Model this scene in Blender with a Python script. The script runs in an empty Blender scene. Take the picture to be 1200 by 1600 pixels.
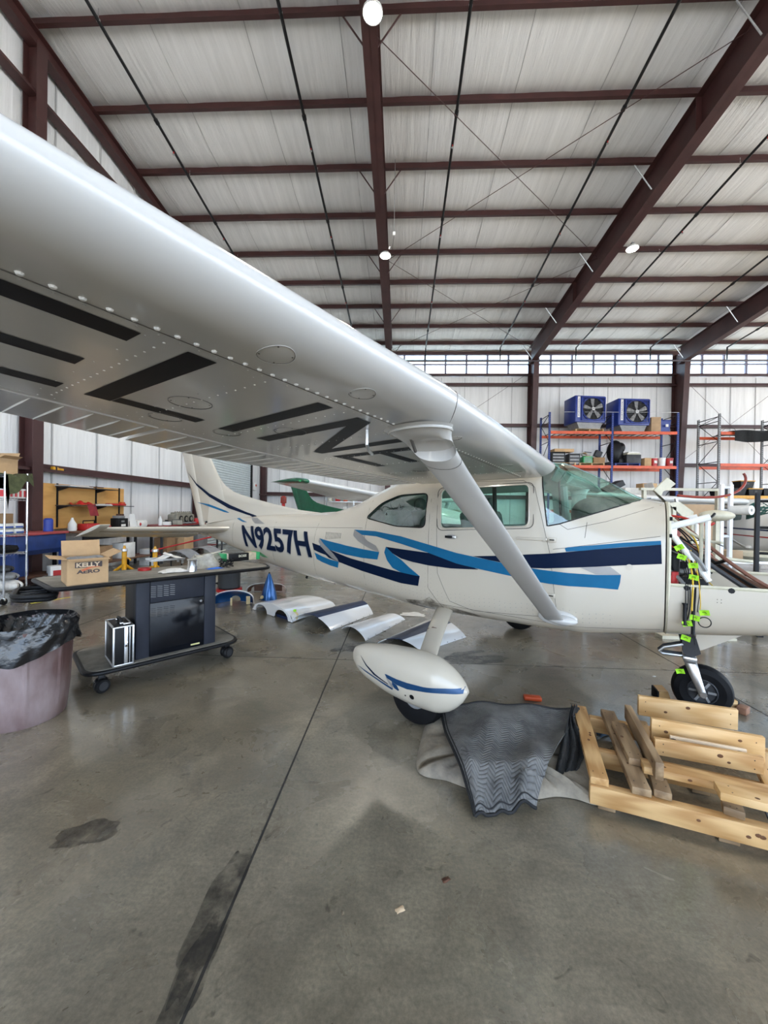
import bpy, bmesh, math, random
from mathutils import Vector, Matrix, Euler
random.seed(7)
R = math.radians; PI = math.pi
scene = bpy.context.scene; COL = scene.collection
# ------------------------------------------------------------------ camera
CAM_H = 1.53; FPX = 600.0
YAW, PIT, ROLL = R(2.48), R(-.3), R(0.9)
fw = Vector((-math.sin(YAW)*math.cos(PIT), math.cos(YAW)*math.cos(PIT), math.sin(PIT)))
r0 = fw.cross(Vector((0,0,1))).normalized(); u0 = r0.cross(fw)
rt = r0*math.cos(ROLL)+u0*math.sin(ROLL); up = -r0*math.sin(ROLL)+u0*math.cos(ROLL)
cd = bpy.data.cameras.new('camera'); cam = bpy.data.objects.new('camera', cd); COL.objects.link(cam)
cd.sensor_fit = 'VERTICAL'; cd.sensor_height = 36.0; cd.lens = 36.0*FPX/1600.0
cd.clip_start = .02; cd.clip_end = 400
m = Matrix((rt, up, -fw)).transposed().to_4x4(); m.translation = (0,0,CAM_H); cam.matrix_world = m
scene.camera = cam
# ------------------------------------------------------------------ colour management, world, sun
vs = scene.view_settings; vs.view_transform = 'Standard'; vs.look = 'None'; vs.gamma = 1; vs.exposure = 1.62
vs.use_curve_mapping = False
w = bpy.data.worlds.new('sky'); scene.world = w; w.use_nodes = True
wn = w.node_tree.nodes; bg = wn['Background']
tc = wn.new('ShaderNodeTexCoord'); sp = wn.new('ShaderNodeSeparateXYZ'); rp = wn.new('ShaderNodeValToRGB')
w.node_tree.links.new(tc.outputs['Generated'], sp.inputs[0]); w.node_tree.links.new(sp.outputs['Z'], rp.inputs[0])
rp.color_ramp.elements[0].color = (.74,.86,1,1); rp.color_ramp.elements[1].color = (.42,.64,1,1); rp.color_ramp.elements[1].position = .8
w.node_tree.links.new(rp.outputs[0], bg.inputs['Color']); bg.inputs['Strength'].default_value = 2.0
sl = bpy.data.lights.new('sun', 'SUN'); sl.energy = 12.0; sl.angle = R(.6); sl.color = (1,.95,.88)
so = bpy.data.objects.new('sun', sl); COL.objects.link(so); so.rotation_euler = Vector((-.75,.12,-.65)).to_track_quat('-Z','Y').to_euler()
cy = scene.cycles
cy.max_bounces = 7; cy.diffuse_bounces = 4; cy.glossy_bounces = 4; cy.transmission_bounces = 4; cy.transparent_max_bounces = 10
cy.caustics_reflective = False; cy.caustics_refractive = False; cy.sample_clamp_indirect = 8; cy.use_denoising = True
XL, XR, YB, YF = -7.4, 27.8, 20.0, -9.0
def portal(name, loc, rot, sx, sy):
    l = bpy.data.lights.new(name, 'AREA'); l.shape = 'RECTANGLE'; l.size = sx; l.size_y = sy; l.cycles.is_portal = True
    o = bpy.data.objects.new(name, l); COL.objects.link(o); o.location = loc; o.rotation_euler = rot
portal('door_portal', ((XL+XR)/2, YF+.05, 4.0), (R(90),0,0), XR-XL, 8.0)
portal('side_portal', (XR-.05, (YB+YF)/2, 4.0), (R(90),0,R(90)), YB-YF, 8.0)
portal('window_portal', ((XL+XR)/2, YB-.3, 9.1), (R(-90),0,0), XR-XL, 1.2)

# ------------------------------------------------------------------ point helpers
def _ray(px, py): return fw + rt*((px-600)/FPX) + up*((800-py)/FPX)
def G(px, py, z=0.0):
    d = _ray(px, py); t = (z-CAM_H)/d.z; return Vector((0,0,CAM_H))+d*t
def AY(px, py, Y):
    d = _ray(px, py); return Vector((0,0,CAM_H))+d*(Y/d.y)
def AX(px, py, X):
    d = _ray(px, py); return Vector((0,0,CAM_H))+d*(X/d.x)

# ------------------------------------------------------------------ materials
MATS = {}
def node_mat(name):
    m = bpy.data.materials.new(name); m.use_nodes = True; return m, m.node_tree.nodes, m.node_tree.links, m.node_tree.nodes['Principled BSDF']
def mat(name, col, rough=.5, metal=0.0, var=.08, scale=6.0, bump=0.0, bscale=60.0, coat=0.0, emit=None, es=0.0, spec=.5, dirt=None, stretch=None, alpha=None):
    if name in MATS: return MATS[name]
    m, N, L, b = node_mat(name)
    b.inputs['Roughness'].default_value = rough; b.inputs['Metallic'].default_value = metal
    b.inputs['Coat Weight'].default_value = coat; b.inputs['Coat Roughness'].default_value = .08; b.inputs['Specular IOR Level'].default_value = spec
    t = N.new('ShaderNodeTexCoord'); mp = N.new('ShaderNodeMapping'); L.new(t.outputs['Object'], mp.inputs[0])
    if stretch: mp.inputs['Scale'].default_value = stretch
    n = N.new('ShaderNodeTexNoise'); n.inputs['Scale'].default_value = scale; n.inputs['Detail'].default_value = 6; n.inputs['Roughness'].default_value = .62
    L.new(mp.outputs[0], n.inputs['Vector'])
    r = N.new('ShaderNodeValToRGB'); L.new(n.outputs[0], r.inputs[0])
    d = dirt or tuple(max(0, c*(1-var*2.2)) for c in col)
    r.color_ramp.elements[0].position = .3; r.color_ramp.elements[1].position = .66
    r.color_ramp.elements[0].color = (*d,1); r.color_ramp.elements[1].color = (*[min(1,c*(1+var*.6)) for c in col],1)
    L.new(r.outputs[0], b.inputs['Base Color'])
    if bump:
        n2 = N.new('ShaderNodeTexNoise'); n2.inputs['Scale'].default_value = bscale; n2.inputs['Detail'].default_value = 4; L.new(mp.outputs[0], n2.inputs['Vector'])
        bp = N.new('ShaderNodeBump'); bp.inputs['Strength'].default_value = bump; bp.inputs['Distance'].default_value = .02; L.new(n2.outputs[0], bp.inputs['Height']); L.new(bp.outputs[0], b.inputs['Normal'])
    if emit: b.inputs['Emission Color'].default_value = (*emit,1); b.inputs['Emission Strength'].default_value = es
    if alpha is not None: b.inputs['Alpha'].default_value = alpha
    MATS[name] = m; return m
def glass_mat(name, tint, gloss=.12):
    m = bpy.data.materials.new(name); m.use_nodes = True; N = m.node_tree.nodes; L = m.node_tree.links; N.clear()
    o = N.new('ShaderNodeOutputMaterial'); mx = N.new('ShaderNodeMixShader'); tr = N.new('ShaderNodeBsdfTransparent'); gl = N.new('ShaderNodeBsdfGlossy')
    fr = N.new('ShaderNodeLayerWeight'); fr.inputs[0].default_value = .22; ns = N.new('ShaderNodeTexNoise'); ns.inputs['Scale'].default_value = 3
    ad = N.new('ShaderNodeMath'); ad.operation = 'MULTIPLY_ADD'; L.new(ns.outputs[0], ad.inputs[0]); ad.inputs[1].default_value = gloss; pw = N.new('ShaderNodeMath'); pw.operation = 'MULTIPLY_ADD'; pw.inputs[1].default_value = .55; pw.inputs[2].default_value = .03; L.new(fr.outputs['Facing'], pw.inputs[0]); L.new(pw.outputs[0], ad.inputs[2])
    tr.inputs[0].default_value = (*tint,1); gl.inputs[0].default_value = (.9,.97,.95,1); gl.inputs['Roughness'].default_value = .03
    L.new(ad.outputs[0], mx.inputs[0]); L.new(tr.outputs[0], mx.inputs[1]); L.new(gl.outputs[0], mx.inputs[2]); L.new(mx.outputs[0], o.inputs[0]); return m
def wood_mat(name, c0, c1, rough=.55, axis='X', ring=9.0):
    m, N, L, b = node_mat(name); b.inputs['Roughness'].default_value = rough
    t = N.new('ShaderNodeTexCoord'); mp = N.new('ShaderNodeMapping'); L.new(t.outputs['Object'], mp.inputs[0])
    mp.inputs['Scale'].default_value = {'X':(.8,ring,ring),'Y':(ring,.8,ring),'Z':(ring,ring,.8)}[axis]
    oi = N.new('ShaderNodeObjectInfo'); L.new(oi.outputs['Random'], mp.inputs['Location'])
    n = N.new('ShaderNodeTexNoise'); n.inputs['Scale'].default_value = 1.6; n.inputs['Detail'].default_value = 5; n.inputs['Distortion'].default_value = 1.2; L.new(mp.outputs[0], n.inputs['Vector'])
    wv = N.new('ShaderNodeTexWave'); wv.inputs['Scale'].default_value = 1.3; wv.inputs['Distortion'].default_value = 7; wv.inputs['Detail'].default_value = 3; L.new(mp.outputs[0], wv.inputs['Vector'])
    mx = N.new('ShaderNodeMix'); mx.data_type = 'FLOAT'; mx.inputs[0].default_value = .45; L.new(n.outputs[0], mx.inputs[2]); L.new(wv.outputs['Fac'], mx.inputs[3])
    r = N.new('ShaderNodeValToRGB'); L.new(mx.outputs[0], r.inputs[0]); r.color_ramp.elements[0].position = .25; r.color_ramp.elements[1].position = .8
    r.color_ramp.elements[0].color = (*c0,1); r.color_ramp.elements[1].color = (*c1,1); L.new(r.outputs[0], b.inputs['Base Color'])
    bp = N.new('ShaderNodeBump'); bp.inputs['Strength'].default_value = .25; bp.inputs['Distance'].default_value = .005; L.new(mx.outputs[0], bp.inputs['Height']); L.new(bp.outputs[0], b.inputs['Normal'])
    MATS[name] = m; return m

# ------------------------------------------------------------------ mesh builder
class MB:
    def __init__(s): s.bm = bmesh.new(); s.mats = []
    def mi(s, m):
        if m not in s.mats: s.mats.append(m)
        return s.mats.index(m)
    def _setf(s, faces, m):
        i = s.mi(m)
        for f in faces: f.material_index = i
    def verts_faces(s, vs_, fs_, m, M=None):
        v = [s.bm.verts.new((M @ Vector(p)) if M else p) for p in vs_]; out = []
        for f in fs_:
            try: out.append(s.bm.faces.new([v[i] for i in f]))
            except ValueError: pass
        s._setf(out, m); return v
    def box(s, c, d, m, rot=None, bev=0.0, M=None, seg=2):
        b = bmesh.new(); bmesh.ops.create_cube(b, size=1.0)
        for v in b.verts: v.co = Vector((v.co.x*d[0], v.co.y*d[1], v.co.z*d[2]))
        if bev > 0: bmesh.ops.bevel(b, geom=b.edges[:], offset=min(bev, min(d)*.45), segments=seg, affect='EDGES', profile=.5)
        T = Matrix.Translation(Vector(c)) @ (Euler(rot).to_matrix().to_4x4() if rot is not None else Matrix())
        if M: T = M @ T
        s._merge(b, T, m); return s
    def _merge(s, b, T, m):
        i = s.mi(m); mp = {}
        for v in b.verts: mp[v] = s.bm.verts.new(T @ v.co)
        for f in b.faces:
            try: nf = s.bm.faces.new([mp[v] for v in f.verts]); nf.material_index = i
            except ValueError: pass
        b.free()
    def cyl(s, p0, p1, r0_, m, r1=None, seg=14, caps=True, M=None):
        p0 = Vector(p0); p1 = Vector(p1); r1 = r0_ if r1 is None else r1
        d = (p1-p0).normalized(); a = Vector((1,0,0)) if abs(d.x) < .9 else Vector((0,1,0)); x = d.cross(a).normalized(); y = d.cross(x)
        vs_ = []; fs_ = []
        for p, r in ((p0,r0_),(p1,r1)):
            for k in range(seg): t = 2*PI*k/seg; vs_.append(p + x*r*math.cos(t) + y*r*math.sin(t))
        for k in range(seg): fs_.append((k, (k+1)%seg, seg+(k+1)%seg, seg+k))
        if caps: fs_ += [tuple(range(seg))[::-1], tuple(range(seg, 2*seg))]
        s.verts_faces(vs_, fs_, m, M); return s
    def tube(s, pts, r, m, seg=8, closed=False, M=None):
        P = [Vector(p) for p in pts]; n = len(P); rs = r if isinstance(r, (list,tuple)) else [r]*n
        vs_ = []; fs_ = []; x = None
        for i in range(n):
            a = P[i-1] if (i > 0 or closed) else P[0]; b = P[(i+1)%n] if (i < n-1 or closed) else P[-1]
            d = (b-a).normalized() if (b-a).length > 1e-9 else Vector((0,0,1))
            if x is None: x = d.cross(Vector((0,0,1)) if abs(d.z) < .9 else Vector((1,0,0))).normalized()
            else: x = (x - d*x.dot(d)).normalized()
            y = d.cross(x)
            for k in range(seg): t = 2*PI*k/seg; vs_.append(P[i]+(x*math.cos(t)+y*math.sin(t))*rs[i])
        for i in range(n if closed else n-1):
            j = (i+1)%n
            for k in range(seg): fs_.append((i*seg+k, i*seg+(k+1)%seg, j*seg+(k+1)%seg, j*seg+k))
        if not closed: fs_ += [tuple(range(seg))[::-1], tuple(range((n-1)*seg, n*seg))]
        s.verts_faces(vs_, fs_, m, M); return s
    def lathe(s, prof, m, c=(0,0,0), seg=28, M=None, ang=2*PI, rib=None):
        vs_ = []; fs_ = []; n = len(prof)
        for k in range(seg):
            t = ang*k/seg
            for (r, z) in prof:
                rr = r if rib is None else r*rib(t, z)
                vs_.append((c[0]+rr*math.cos(t), c[1]+rr*math.sin(t), c[2]+z))
        for k in range(seg if ang > 6.2 else seg-1):
            j = (k+1)%seg
            for i in range(n-1): fs_.append((k*n+i, j*n+i, j*n+i+1, k*n+i+1))
        s.verts_faces(vs_, fs_, m, M); bmesh.ops.remove_doubles(s.bm, verts=s.bm.verts[:], dist=1e-6); return s
    def loft(s, rings, m, caps=True, M=None, closed=True):
        n = len(rings[0]); vs_ = [p for r in rings for p in r]; fs_ = []
        for i in range(len(rings)-1):
            for k in range(n if closed else n-1):
                j = (k+1)%n; fs_.append((i*n+k, i*n+j, (i+1)*n+j, (i+1)*n+k))
        if caps: fs_ += [tuple(range(n))[::-1], tuple(range((len(rings)-1)*n, len(rings)*n))]
        s.verts_faces(vs_, fs_, m, M); return s
    def prism(s, poly, d, m, M=None, axis='z', at=0.0):
        def P(a, b, h): return {'z':(a,b,h),'y':(a,h,b),'x':(h,a,b)}[axis]
        n = len(poly); vs_ = [P(a,b,at) for a,b in poly]+[P(a,b,at+d) for a,b in poly]
        fs_ = [tuple(range(n))[::-1], tuple(range(n,2*n))]+[(i,(i+1)%n,n+(i+1)%n,n+i) for i in range(n)]
        s.verts_faces(vs_, fs_, m, M); return s
    def ell(s, c, r, m, u=16, v=10, M=None, rot=None):
        b = bmesh.new(); bmesh.ops.create_uvsphere(b, u_segments=u, v_segments=v, radius=1.0)
        T = Matrix.Translation(Vector(c)) @ (Euler(rot).to_matrix().to_4x4() if rot is not None else Matrix()) @ Matrix.Diagonal((*r,1))
        if M: T = M @ T
        s._merge(b, T, m); return s
    def grid(s, fn, nu, nv, m, M=None, thick=0.0):
        vs_ = [fn(i/nu, j/nv) for i in range(nu+1) for j in range(nv+1)]
        fs_ = [(i*(nv+1)+j, (i+1)*(nv+1)+j, (i+1)*(nv+1)+j+1, i*(nv+1)+j+1) for i in range(nu) for j in range(nv)]
        if thick:
            n = len(vs_); vs_ += [(Vector(p)-Vector((0,0,thick))) for p in vs_]
            fs_ += [tuple(x+n for x in f[::-1]) for f in fs_]
            edge = [(i*(nv+1)) for i in range(nu+1)]+[nu*(nv+1)+j for j in range(1,nv+1)]+[i*(nv+1)+nv for i in range(nu-1,-1,-1)]+[j for j in range(nv-1,0,-1)]
            for a, b in zip(edge, edge[1:]+edge[:1]): fs_.append((a, a+n, b+n, b))
        s.verts_faces(vs_, fs_, m, M); return s
    def build(s, name, parent=None, loc=None, rot=None, smooth=True, ang=35, kind=None):
        bm = s.bm
        bmesh.ops.recalc_face_normals(bm, faces=bm.faces[:])
        if smooth:
            for f in bm.faces: f.smooth = True
            for e in bm.edges:
                if len(e.link_faces) == 2 and e.calc_face_angle(0) > R(ang): e.smooth = False
        me = bpy.data.meshes.new(name); bm.to_mesh(me); bm.free()
        for m in s.mats: me.materials.append(m)
        o = bpy.data.objects.new(name, me); COL.objects.link(o)
        if parent: o.parent = parent
        if loc is not None: o.location = loc
        if rot is not None: o.rotation_euler = rot if hasattr(rot, '__len__') else (0,0,rot)
        if kind: o['kind'] = kind
        return o
def thing(name, label, cat, loc=(0,0,0), rz=0.0, group=None, rot=None):
    o = bpy.data.objects.new(name, None); COL.objects.link(o); o.empty_display_size = .1
    o.location = loc; o.rotation_euler = rot if rot is not None else (0,0,rz); return tag(o, label, cat, group)
def tag(o, label, cat, group=None):
    o['label'] = label; o['category'] = cat
    if group: o['group'] = group
    return o
def struct(name, mb, **k): return mb.build(name, kind='structure', **k)
def copy_tree(o, parent=None):
    c = o.copy(); COL.objects.link(c)
    if parent: c.parent = parent
    for ch in list(o.children): copy_tree(ch, c)
    return c
def text_flat(s, off=0.0):
    cu = bpy.data.curves.new('t', 'FONT'); cu.body = s; cu.offset = off; cu.resolution_u = 3
    o = bpy.data.objects.new('t', cu); COL.objects.link(o); bpy.context.view_layer.update()
    me = o.evaluated_get(bpy.context.evaluated_depsgraph_get()).to_mesh()
    V = [(v.co.x, v.co.y) for v in me.vertices]; F = [tuple(p.vertices) for p in me.polygons]
    xs = [v[0] for v in V]; ys = [v[1] for v in V]; x0, x1, y0, y1 = min(xs), max(xs), min(ys), max(ys)
    V = [((x-x0)/(x1-x0), (y-y0)/(y1-y0)) for x, y in V]
    bpy.data.objects.remove(o); bpy.data.curves.remove(cu); return V, F
def add_text(mb, s, m, M, wdt, hgt, off=0.0):
    V, F = text_flat(s, off); mb.verts_faces([(x*wdt, 0, y*hgt) for x, y in V], F, m, M)
# ------------------------------------------------------------------ palette
RED = mat('primer_red_steel', (.060,.022,.020), .48, 0, .12, 2.5)
REDL = mat('dark_steel_web', (.060,.020,.018), .52, 0, .15, 2.0)
BLACK = mat('black_plastic', (.009,.009,.010), .42, 0, .1, spec=.22); RUB = mat('tyre_rubber', (.008,.008,.009), .65, 0, .15, 12, spec=.15)
WHITE = mat('white_enamel', (.78,.78,.76), .35, 0, .03); CREAM = mat('cream_primer', (.60,.57,.44), .5, 0, .1, 8)
STEEL = mat('bare_steel', (.55,.55,.54), .32, .9, .1, 20); CHROME = mat('chrome_wire', (.75,.76,.78), .18, 1.0, .04)
ALU = mat('brushed_aluminium', (.72,.73,.74), .28, .85, .08, 30); DGREY = mat('dark_grey_metal', (.045,.046,.050), .5, .2, .15, spec=.3)
GREY = mat('mid_grey', (.25,.25,.25), .5, .1, .12); ORANGE = mat('rack_orange', (.62,.09,.025), .42, .1, .15, 3)
BLUEP = mat('rack_blue', (.02,.045,.22), .42, .1, .12, 4); BLUE = mat('cooler_blue', (.012,.035,.24), .35, 0, .08)
YEL = mat('jack_yellow', (.70,.34,.01), .42, 0, .14, 9); CARD = mat('cardboard', (.52,.34,.18), .85, 0, .08, 5, .1, 40)
CARD2 = mat('cardboard_dark', (.30,.18,.09), .88, 0, .1, 5); CARDB = mat('cardboard_box_brown', (.43,.29,.17), .85, 0, .08, 5)
PAPER = mat('white_paper', (.80,.79,.75), .8, 0, .06, 8); PRED = mat('red_paint', (.50,.02,.02), .4, 0, .12); GREEN = mat('green_plastic', (.03,.36,.12), .4, 0, .1)
LIME = mat('lime_tag', (.36,.78,.02), .7, 0, .15, 20); OLIVE = mat('olive_cloth', (.075,.085,.035), .9, 0, .2, 14, .3, 30)
BROWN = mat('brown_paint', (.10,.04,.02), .55, 0, .2, 6); CLOTH = mat('white_rag', (.72,.69,.64), .9, 0, .12, 20, .3, 40)
DBLUE = mat('metallic_blue', (.015,.10,.30), .28, .55, .08, coat=.5); TEAL = mat('tape_blue', (.02,.15,.60), .6, 0, .05)
PTAN = mat('masking_tan', (.62,.50,.28), .75, 0, .1, 12)
def insulation(name, stretch):
    m, N, L, b = node_mat(name); b.inputs['Roughness'].default_value = .42; b.inputs['Specular IOR Level'].default_value = .35
    t = N.new('ShaderNodeTexCoord'); mp = N.new('ShaderNodeMapping'); L.new(t.outputs['Object'], mp.inputs[0]); mp.inputs['Scale'].default_value = stretch
    n = N.new('ShaderNodeTexNoise'); n.inputs['Scale'].default_value = 1.5; n.inputs['Detail'].default_value = 7; n.inputs['Roughness'].default_value = .68; L.new(mp.outputs[0], n.inputs['Vector'])
    r = N.new('ShaderNodeValToRGB'); L.new(n.outputs[0], r.inputs[0]); r.color_ramp.elements[0].position = .25; r.color_ramp.elements[1].position = .7
    r.color_ramp.elements[0].color = (.70,.695,.68,1); r.color_ramp.elements[1].color = (.88,.875,.86,1); L.new(r.outputs[0], b.inputs['Base Color'])
    bp = N.new('ShaderNodeBump'); bp.inputs['Strength'].default_value = .55; bp.inputs['Distance'].default_value = .06; L.new(n.outputs[0], bp.inputs['Height']); L.new(bp.outputs[0], b.inputs['Normal'])
    return m
INS_R = insulation('white_roof_insulation', (4.5,.25,1)); INS_B = insulation('white_wall_insulation', (3.5,1,.16)); INS_L = insulation('white_side_insulation', (1,3.0,.15))
SEAM = mat('insulation_seam', (.50,.49,.48), .6, 0, .05)

# ------------------------------------------------------------------ floor
def floor_mat():
    m, N, L, b = node_mat('sealed_concrete'); t = N.new('ShaderNodeTexCoord')
    def noise(sc, det, ro, dist=0, st=None):
        n = N.new('ShaderNodeTexNoise'); n.inputs['Scale'].default_value = sc; n.inputs['Detail'].default_value = det; n.inputs['Roughness'].default_value = ro; n.inputs['Distortion'].default_value = dist
        if st:
            mp = N.new('ShaderNodeMapping'); mp.inputs['Scale'].default_value = st; mp.inputs['Rotation'].default_value = (0,0,.5); L.new(t.outputs['Object'], mp.inputs[0]); L.new(mp.outputs[0], n.inputs['Vector'])
        else: L.new(t.outputs['Object'], n.inputs['Vector'])
        return n.outputs[0]
    def ramp(x, p0, c0, p1, c1):
        r = N.new('ShaderNodeValToRGB'); L.new(x, r.inputs[0]); r.color_ramp.elements[0].position = p0; r.color_ramp.elements[1].position = p1
        r.color_ramp.elements[0].color = (*c0,1); r.color_ramp.elements[1].color = (*c1,1); return r.outputs[0]
    def mix(a, b_, mode, f=1.0):
        x = N.new('ShaderNodeMix'); x.data_type = 'RGBA'; x.blend_type = mode; x.inputs[0].default_value = f; L.new(a, x.inputs[6]); L.new(b_, x.inputs[7]); return x.outputs[2]
    big = ramp(noise(.75,5,.6,.6), .33, (.158,.134,.096), .68, (.290,.252,.188))
    mid = ramp(noise(3.2,8,.7,.8), .28, (.58,.58,.57), .72, (1.25,1.24,1.20))
    fin = ramp(noise(60,5,.75), .3, (.62,.62,.62), .75, (1.3,1.3,1.3))
    brush = ramp(noise(5,6,.7,0,(1,7,1)), .35, (.9,.9,.9), .7, (1.08,1.08,1.08))
    c = mix(mix(mix(big, mid, 'MULTIPLY'), fin, 'MULTIPLY'), brush, 'MULTIPLY')
    spots = ramp(noise(9,3,.5,1.5), .26, (.35,.33,.30), .33, (1,1,1)); c = mix(c, spots, 'MULTIPLY', .8)
    L.new(c, b.inputs['Base Color'])
    rr = N.new('ShaderNodeMapRange'); L.new(noise(2.2,6,.6,.5), rr.inputs[0]); rr.inputs[1].default_value = .3; rr.inputs[2].default_value = .7; rr.inputs[3].default_value = .20; rr.inputs[4].default_value = .42
    L.new(rr.outputs[0], b.inputs['Roughness']); b.inputs['Specular IOR Level'].default_value = .75; b.inputs['Coat Weight'].default_value = .55; b.inputs['Coat Roughness'].default_value = .14
    bp = N.new('ShaderNodeBump'); bp.inputs['Strength'].default_value = .12; bp.inputs['Distance'].default_value = .004; L.new(noise(25,5,.7), bp.inputs['Height']); L.new(bp.outputs[0], b.inputs['Normal'])
    return m
FLOOR = floor_mat(); JOINT = mat('joint_filler', (.028,.026,.023), .8, 0, .2, 30); STAIN = mat('oil_stain', (.050,.045,.040), .32, 0, .25, 14)
b = MB(); b.box(((XL+XR)/2,(YB+YF)/2,-.15), (XR-XL,YB-YF,.3), FLOOR); struct('floor', b, smooth=False)
b = MB(); b.box((10,-10,-.20), (170,170,.3), mat('apron_concrete', (.46,.44,.41), .8, 0, .06, .4)); struct('ground', b, smooth=False)
b = MB()
for x in (-.625-3.45*2+.3, -.625-3.45, -.625, 2.83, 6.3, 9.75, 13.2, 16.7):
    b.box((x,(YB+YF)/2,0), (.011,YB-YF,.002), JOINT)
for y in (.15-3.8, 3.88, 7.6, 11.4, 15.2): b.box(((XL+XR)/2,y,0), (XR-XL,.007,.0019), JOINT)
struct('trim_1', b, smooth=False)
def blob(cx, cy, rx, ry, seed, rot=0, n=60, z=.0012):
    rnd = random.Random(seed); ph = [(rnd.uniform(0,6.28), rnd.uniform(.04,.16)/(k**.4)) for k in range(1,9)]; out = []
    for i in range(n):
        t = 2*PI*i/n; r_ = 1+sum(a*math.sin(k*t+p) for k, (p, a) in enumerate(ph, 1)); x = rx*r_*math.cos(t); y = ry*r_*math.sin(t)
        out.append((cx+x*math.cos(rot)-y*math.sin(rot), cy+x*math.sin(rot)+y*math.cos(rot), z))
    return out
b = MB()
def stain_fade(name, col):
    m, N, L, bs = node_mat(name); bs.inputs['Base Color'].default_value = (*col,1); bs.inputs['Roughness'].default_value = .35
    t = N.new('ShaderNodeTexCoord'); n = N.new('ShaderNodeTexNoise'); n.inputs['Scale'].default_value = 11; n.inputs['Detail'].default_value = 8; n.inputs['Roughness'].default_value = .7; L.new(t.outputs['Object'], n.inputs['Vector'])
    r = N.new('ShaderNodeMapRange'); L.new(n.outputs[0], r.inputs[0]); r.inputs[1].default_value = .36; r.inputs[2].default_value = .62; r.inputs[3].default_value = .05; r.inputs[4].default_value = .62; L.new(r.outputs[0], bs.inputs['Alpha']); return m
SF = stain_fade('faded_oil_stain', (.035,.032,.028)); n_st = [(G(130,1305),.14,.07,1,.3),(G(330,1440),.06,.28,2,0.02),(G(300,1530),.05,.2,6,-.1),(G(740,1030),.34,.12,4,.1),(G(730,1020),.2,.05,9,.3),(G(560,1010),.3,.12,11,.4)]
for (p, rx, ry, sd, ro) in n_st:
    pts = blob(p.x, p.y, rx, ry, sd, ro, z=.0014+.0001*sd); b.verts_faces(pts, [tuple(range(len(pts)))], SF)
struct('trim_2', b, smooth=False)

# ------------------------------------------------------------------ roof: insulation, purlins, rafters
SL = -.083; ZP = 11.26                      # underside of the purlins: z = ZP + SL*y
def zr(y, d=0.0): return ZP + SL*y + d
PY = [7.12+1.49*k for k in range(-10, 9)] + [20.0]
PY = [y for y in PY if y > 3.5]
b = MB()
xs = [XL+(XR-XL)*i/70 for i in range(71)]
ys_all = [YF,-6,-3,0]+PY
for y0, y1 in zip(ys_all[:-1], ys_all[1:]):
    def fn(u, v, y0=y0, y1=y1):
        y = y0+(y1-y0)*v; sag = .20-.085*math.sin(PI*v)**.55
        return (XL+(XR-XL)*u, y, zr(y, sag+.012*math.sin(u*150+y0)))
    b.grid(fn, 70, 8, INS_R)
for x in [XL+1.83*k+.6 for k in range(19)]:        # lapped seams running down the slope
    for y0, y1 in zip(ys_all[:-1], ys_all[1:]):
        pts = [(x, y0+(y1-y0)*v, zr(y0+(y1-y0)*v, .20-.085*math.sin(PI*v)**.55-.012)) for v in (0.02,.15,.5,.85,.98)]
        b.tube(pts, .008, SEAM, seg=4)
b.box(((XL+XR)/2,(YB+YF)/2,zr((YB+YF)/2,.36)), (XR-XL+.6,(YB-YF)+.6,.06), mat('roof_sheet', (.6,.6,.58), .5), rot=(math.atan(SL),0,0))
struct('ceiling', b)
RX = [-.68, 6.35, 13.5, 20.6]
for y in PY[:-1]:
    b = MB(); z = zr(y)
    b.box(((XL+XR)/2, y+.0, z+.10), (XR-XL,.012,.20), REDL); b.box(((XL+XR)/2, y-.04, z), (XR-XL,.08,.010), RED)
    b.box(((XL+XR)/2, y+.04, z+.2), (XR-XL,.08,.006), RED)
    tag(b.build('roof_purlin', smooth=False), '', 'purlin', 'roof purlins')
purl = [o for o in COL.objects if o.name.startswith('roof_purlin')]
purl.sort(key=lambda o: sum(v.co.y for v in o.data.vertices)/len(o.data.vertices))
ordn = ['first','second','third','fourth','fifth','sixth','seventh','eighth','ninth','tenth']
for i, o in enumerate(reversed(purl)):
    o['label'] = 'dark red steel roof purlin, %s from the clerestory windows' % (ordn[i] if i < 10 else 'nearest overhead and farthest')
def isec(b, c0, c1, dep, fl, m, mf, tw=.014, side='z'):
    pass
names = ['beside the left wall end, passing behind the round lamp pair', 'running from the overhead lamp down to the back wall', 'crossing diagonally above the airplane cockpit', 'at the far right of the roof', 'beyond the far right lamp']
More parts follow.
